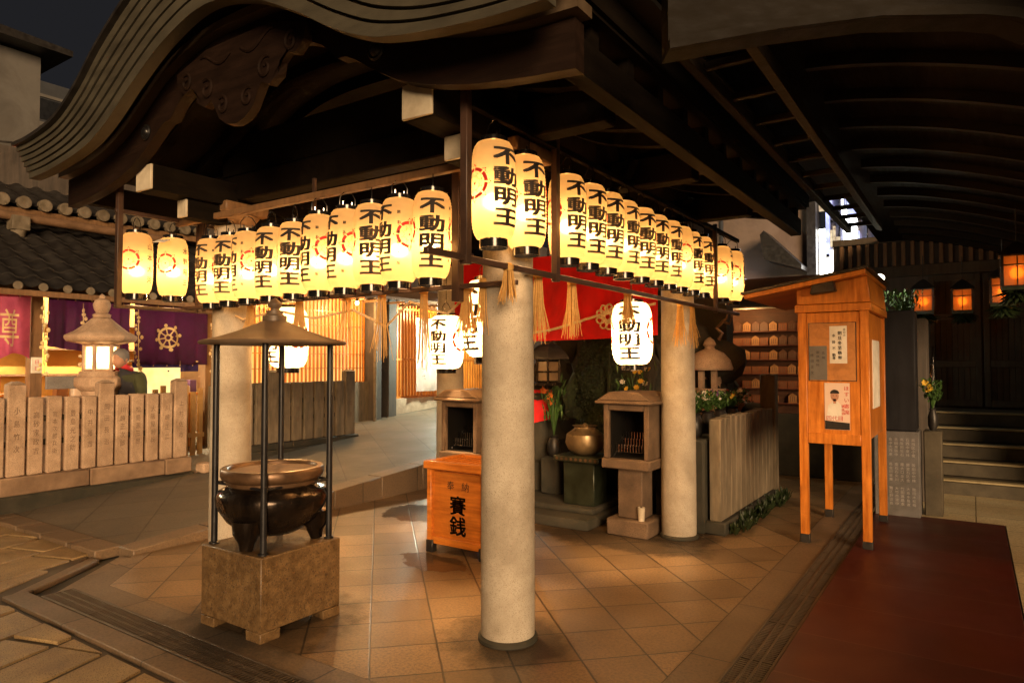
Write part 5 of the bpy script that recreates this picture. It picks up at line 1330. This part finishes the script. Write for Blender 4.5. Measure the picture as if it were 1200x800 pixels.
t = thing('street_lamp', 'glaring white street lamp box hung above the pale door cloth', 'lamp', (-8.75, 10.6, 2.30))
b = BM(); lathe(b, [(.15, 0), (.17, .1), (.17, .45), (.13, .55)], 16); obj('glass_shade', b, emit('white_lamp_glass', (.9, .95, 1.0), 9), t)
b = BM(); lathe(b, [(.19, .55), (.1, .65), (.02, .68)], 16); lathe(b, [(.1, -.03), (.15, 0)], 16); obj('metal_cap', b, IRON, t)
b = BM(); tube(b, [(0, 0, .68), (-.1, 0, .74), (-.5, 0, .74)], .015, 8); obj('bracket', b, IRON, t)
lamp('bulb', (.35, 0, -.15), 190, (.85, 1, .8), .12, t)

# ------------------------------------------------------------------ far city behind
t = thing('city_building', 'pale modern building with glaring white shop front seen past the pavilion eave', 'building', (-4, 19, 0))
b = BM(); bx(b, -2.8, .55, 0, .4, 0, 6.8); obj('wall', b, mat('beige_render', (.2, .145, .11), (.15, .11, .085), .8, scale=1, bump=.1), t)
b = BM(); bx(b, .5, .72, -.2, .5, 0, 8); obj('dark_column', b, IRON, t)
SHOPL = [emit('white_shop_light', (.9, .92, 1.0), 12, (1, .95, .8), 3), emit('cool_shop_light', (.55, .6, .95), 2.2, (.3, .32, .6), 5), emit('warm_shop_light', (1, .8, .5), 1.0, (.4, .25, .15), 6)]
rn = random.Random(77)
x = .74
while x < 2.3:
    wd = rn.choice((.07, .1, .16, .22)); z = 3.1
    while z < 6.4:
        hh_ = rn.uniform(.35, 1.5) if z < 4.4 else rn.uniform(.15, .6)
        k = 0 if z < 4.3 and x < 1.45 and rn.random() < .7 else rn.choice((1, 1, 2)) if rn.random() < (.75 if z < 5 else .3) else None
        if k is not None:
            b = BM(); bx(b, x+.008, x+wd-.008, .1, .15, z, z+hh_*.92); obj('lit_window', b, SHOPL[k], t)
        z += hh_
    x += wd
b = BM(); bx(b, .95, 2.9, .3, .4, 0, 9); obj('glass_front', b, mat('blue_grey_glass', (.13, .13, .2), (.3, .3, .4), .15, metal=.5, scale=3, stretch=(6, 1, .5), bump=0), t)
b = BM()
for k in range(9): bx(b, 1.0+k*.21, 1.03+k*.21, .2, .29, 3, 9)
for z in (5.2, 5.9, 6.6, 7.3): bx(b, .96, 2.9, .2, .28, z, z+.04)
obj('mullion', b, CHROME, t)
b = BM(); bx(b, 1.75, 2.0, .1, .15, 4.1, 4.3); bx(b, 2.5, 2.56, .1, .15, 3.6, 5.3); bx(b, 1.3, 1.34, .0, .05, 5.3, 6.3); obj('lit_sign', b, emit('cool_sign_light', (.8, .85, 1), 6), t)
b = BM(); prism(b, [(-.4, 4.2), (.5, 3.9), (.5, 4.0), (-.4, 4.95), (-.5, 4.85)], -.9, -.02); obj('awning', b, IRON, t)
b = BM(); prism(b, [(-1.9, 3.55), (-1.0, 3.55), (-.7, 3.7), (-1.6, 3.95)], -.6, -.1); obj('white_canopy', b, emit('lit_canopy', (.9, .85, .95), 1.1), t)
b = BM(); bx(b, -2.79, -2.3, -.1, -.002, 3, 6.5); bx(b, -1.75, -1.7, -.1, -.002, 3.5, 6.8); obj('pipe', b, GREYW, t)
lamp('front_lamp', (1.2, -.6, 4.3), 22, (.85, .9, 1), .2, t)
lamp('front_lamp', (1.9, -.5, 6.2), 40, (.8, .85, 1), .2, t)
b = BM(); bx(b, -.25, .25, -.03, .03, 0, 1.9); o = obj('lit_street_sign', b, emit('pale_blue_sign', (.75, .85, 1), 2.2)); o.location = (-7.0, 10.6, 1.1); tag(o, 'tall pale blue lit sign in the street left of the black hanging lantern', 'sign')
bouquet('leafy green shrub lit from behind above the dark pillar', (-.66, 9.1, 2.05), .32, [], .2, 170, 61, None, cat='plant', name='leafy_shrub')
b = BM(); bx(b, -.82, -.42, 8.9, 9.3, 0, 2.05); tag(obj('planter_column', b, WALLD, bevel=.01), 'dark block behind the charcoal pillar holding the leafy shrub', 'planter')
t = thing('shrub_lamp', 'small white globe lamp glowing beside the leafy shrub', 'lamp', (-.9, 9.1, 2.55))
b = BM(); blob(b, (0, 0, 0), .06, .06, .05, 12); obj('globe', b, emit('globe_white', (1, .95, .7), 6), t)
b = BM(); tube(b, [(0, 0, -.05), (0, 0, -.5)], .01, 6); obj('stem', b, IRON, t)
lamp('bulb', (.12, -.05, 0.02), 5, (1, .95, .7), .05, t)
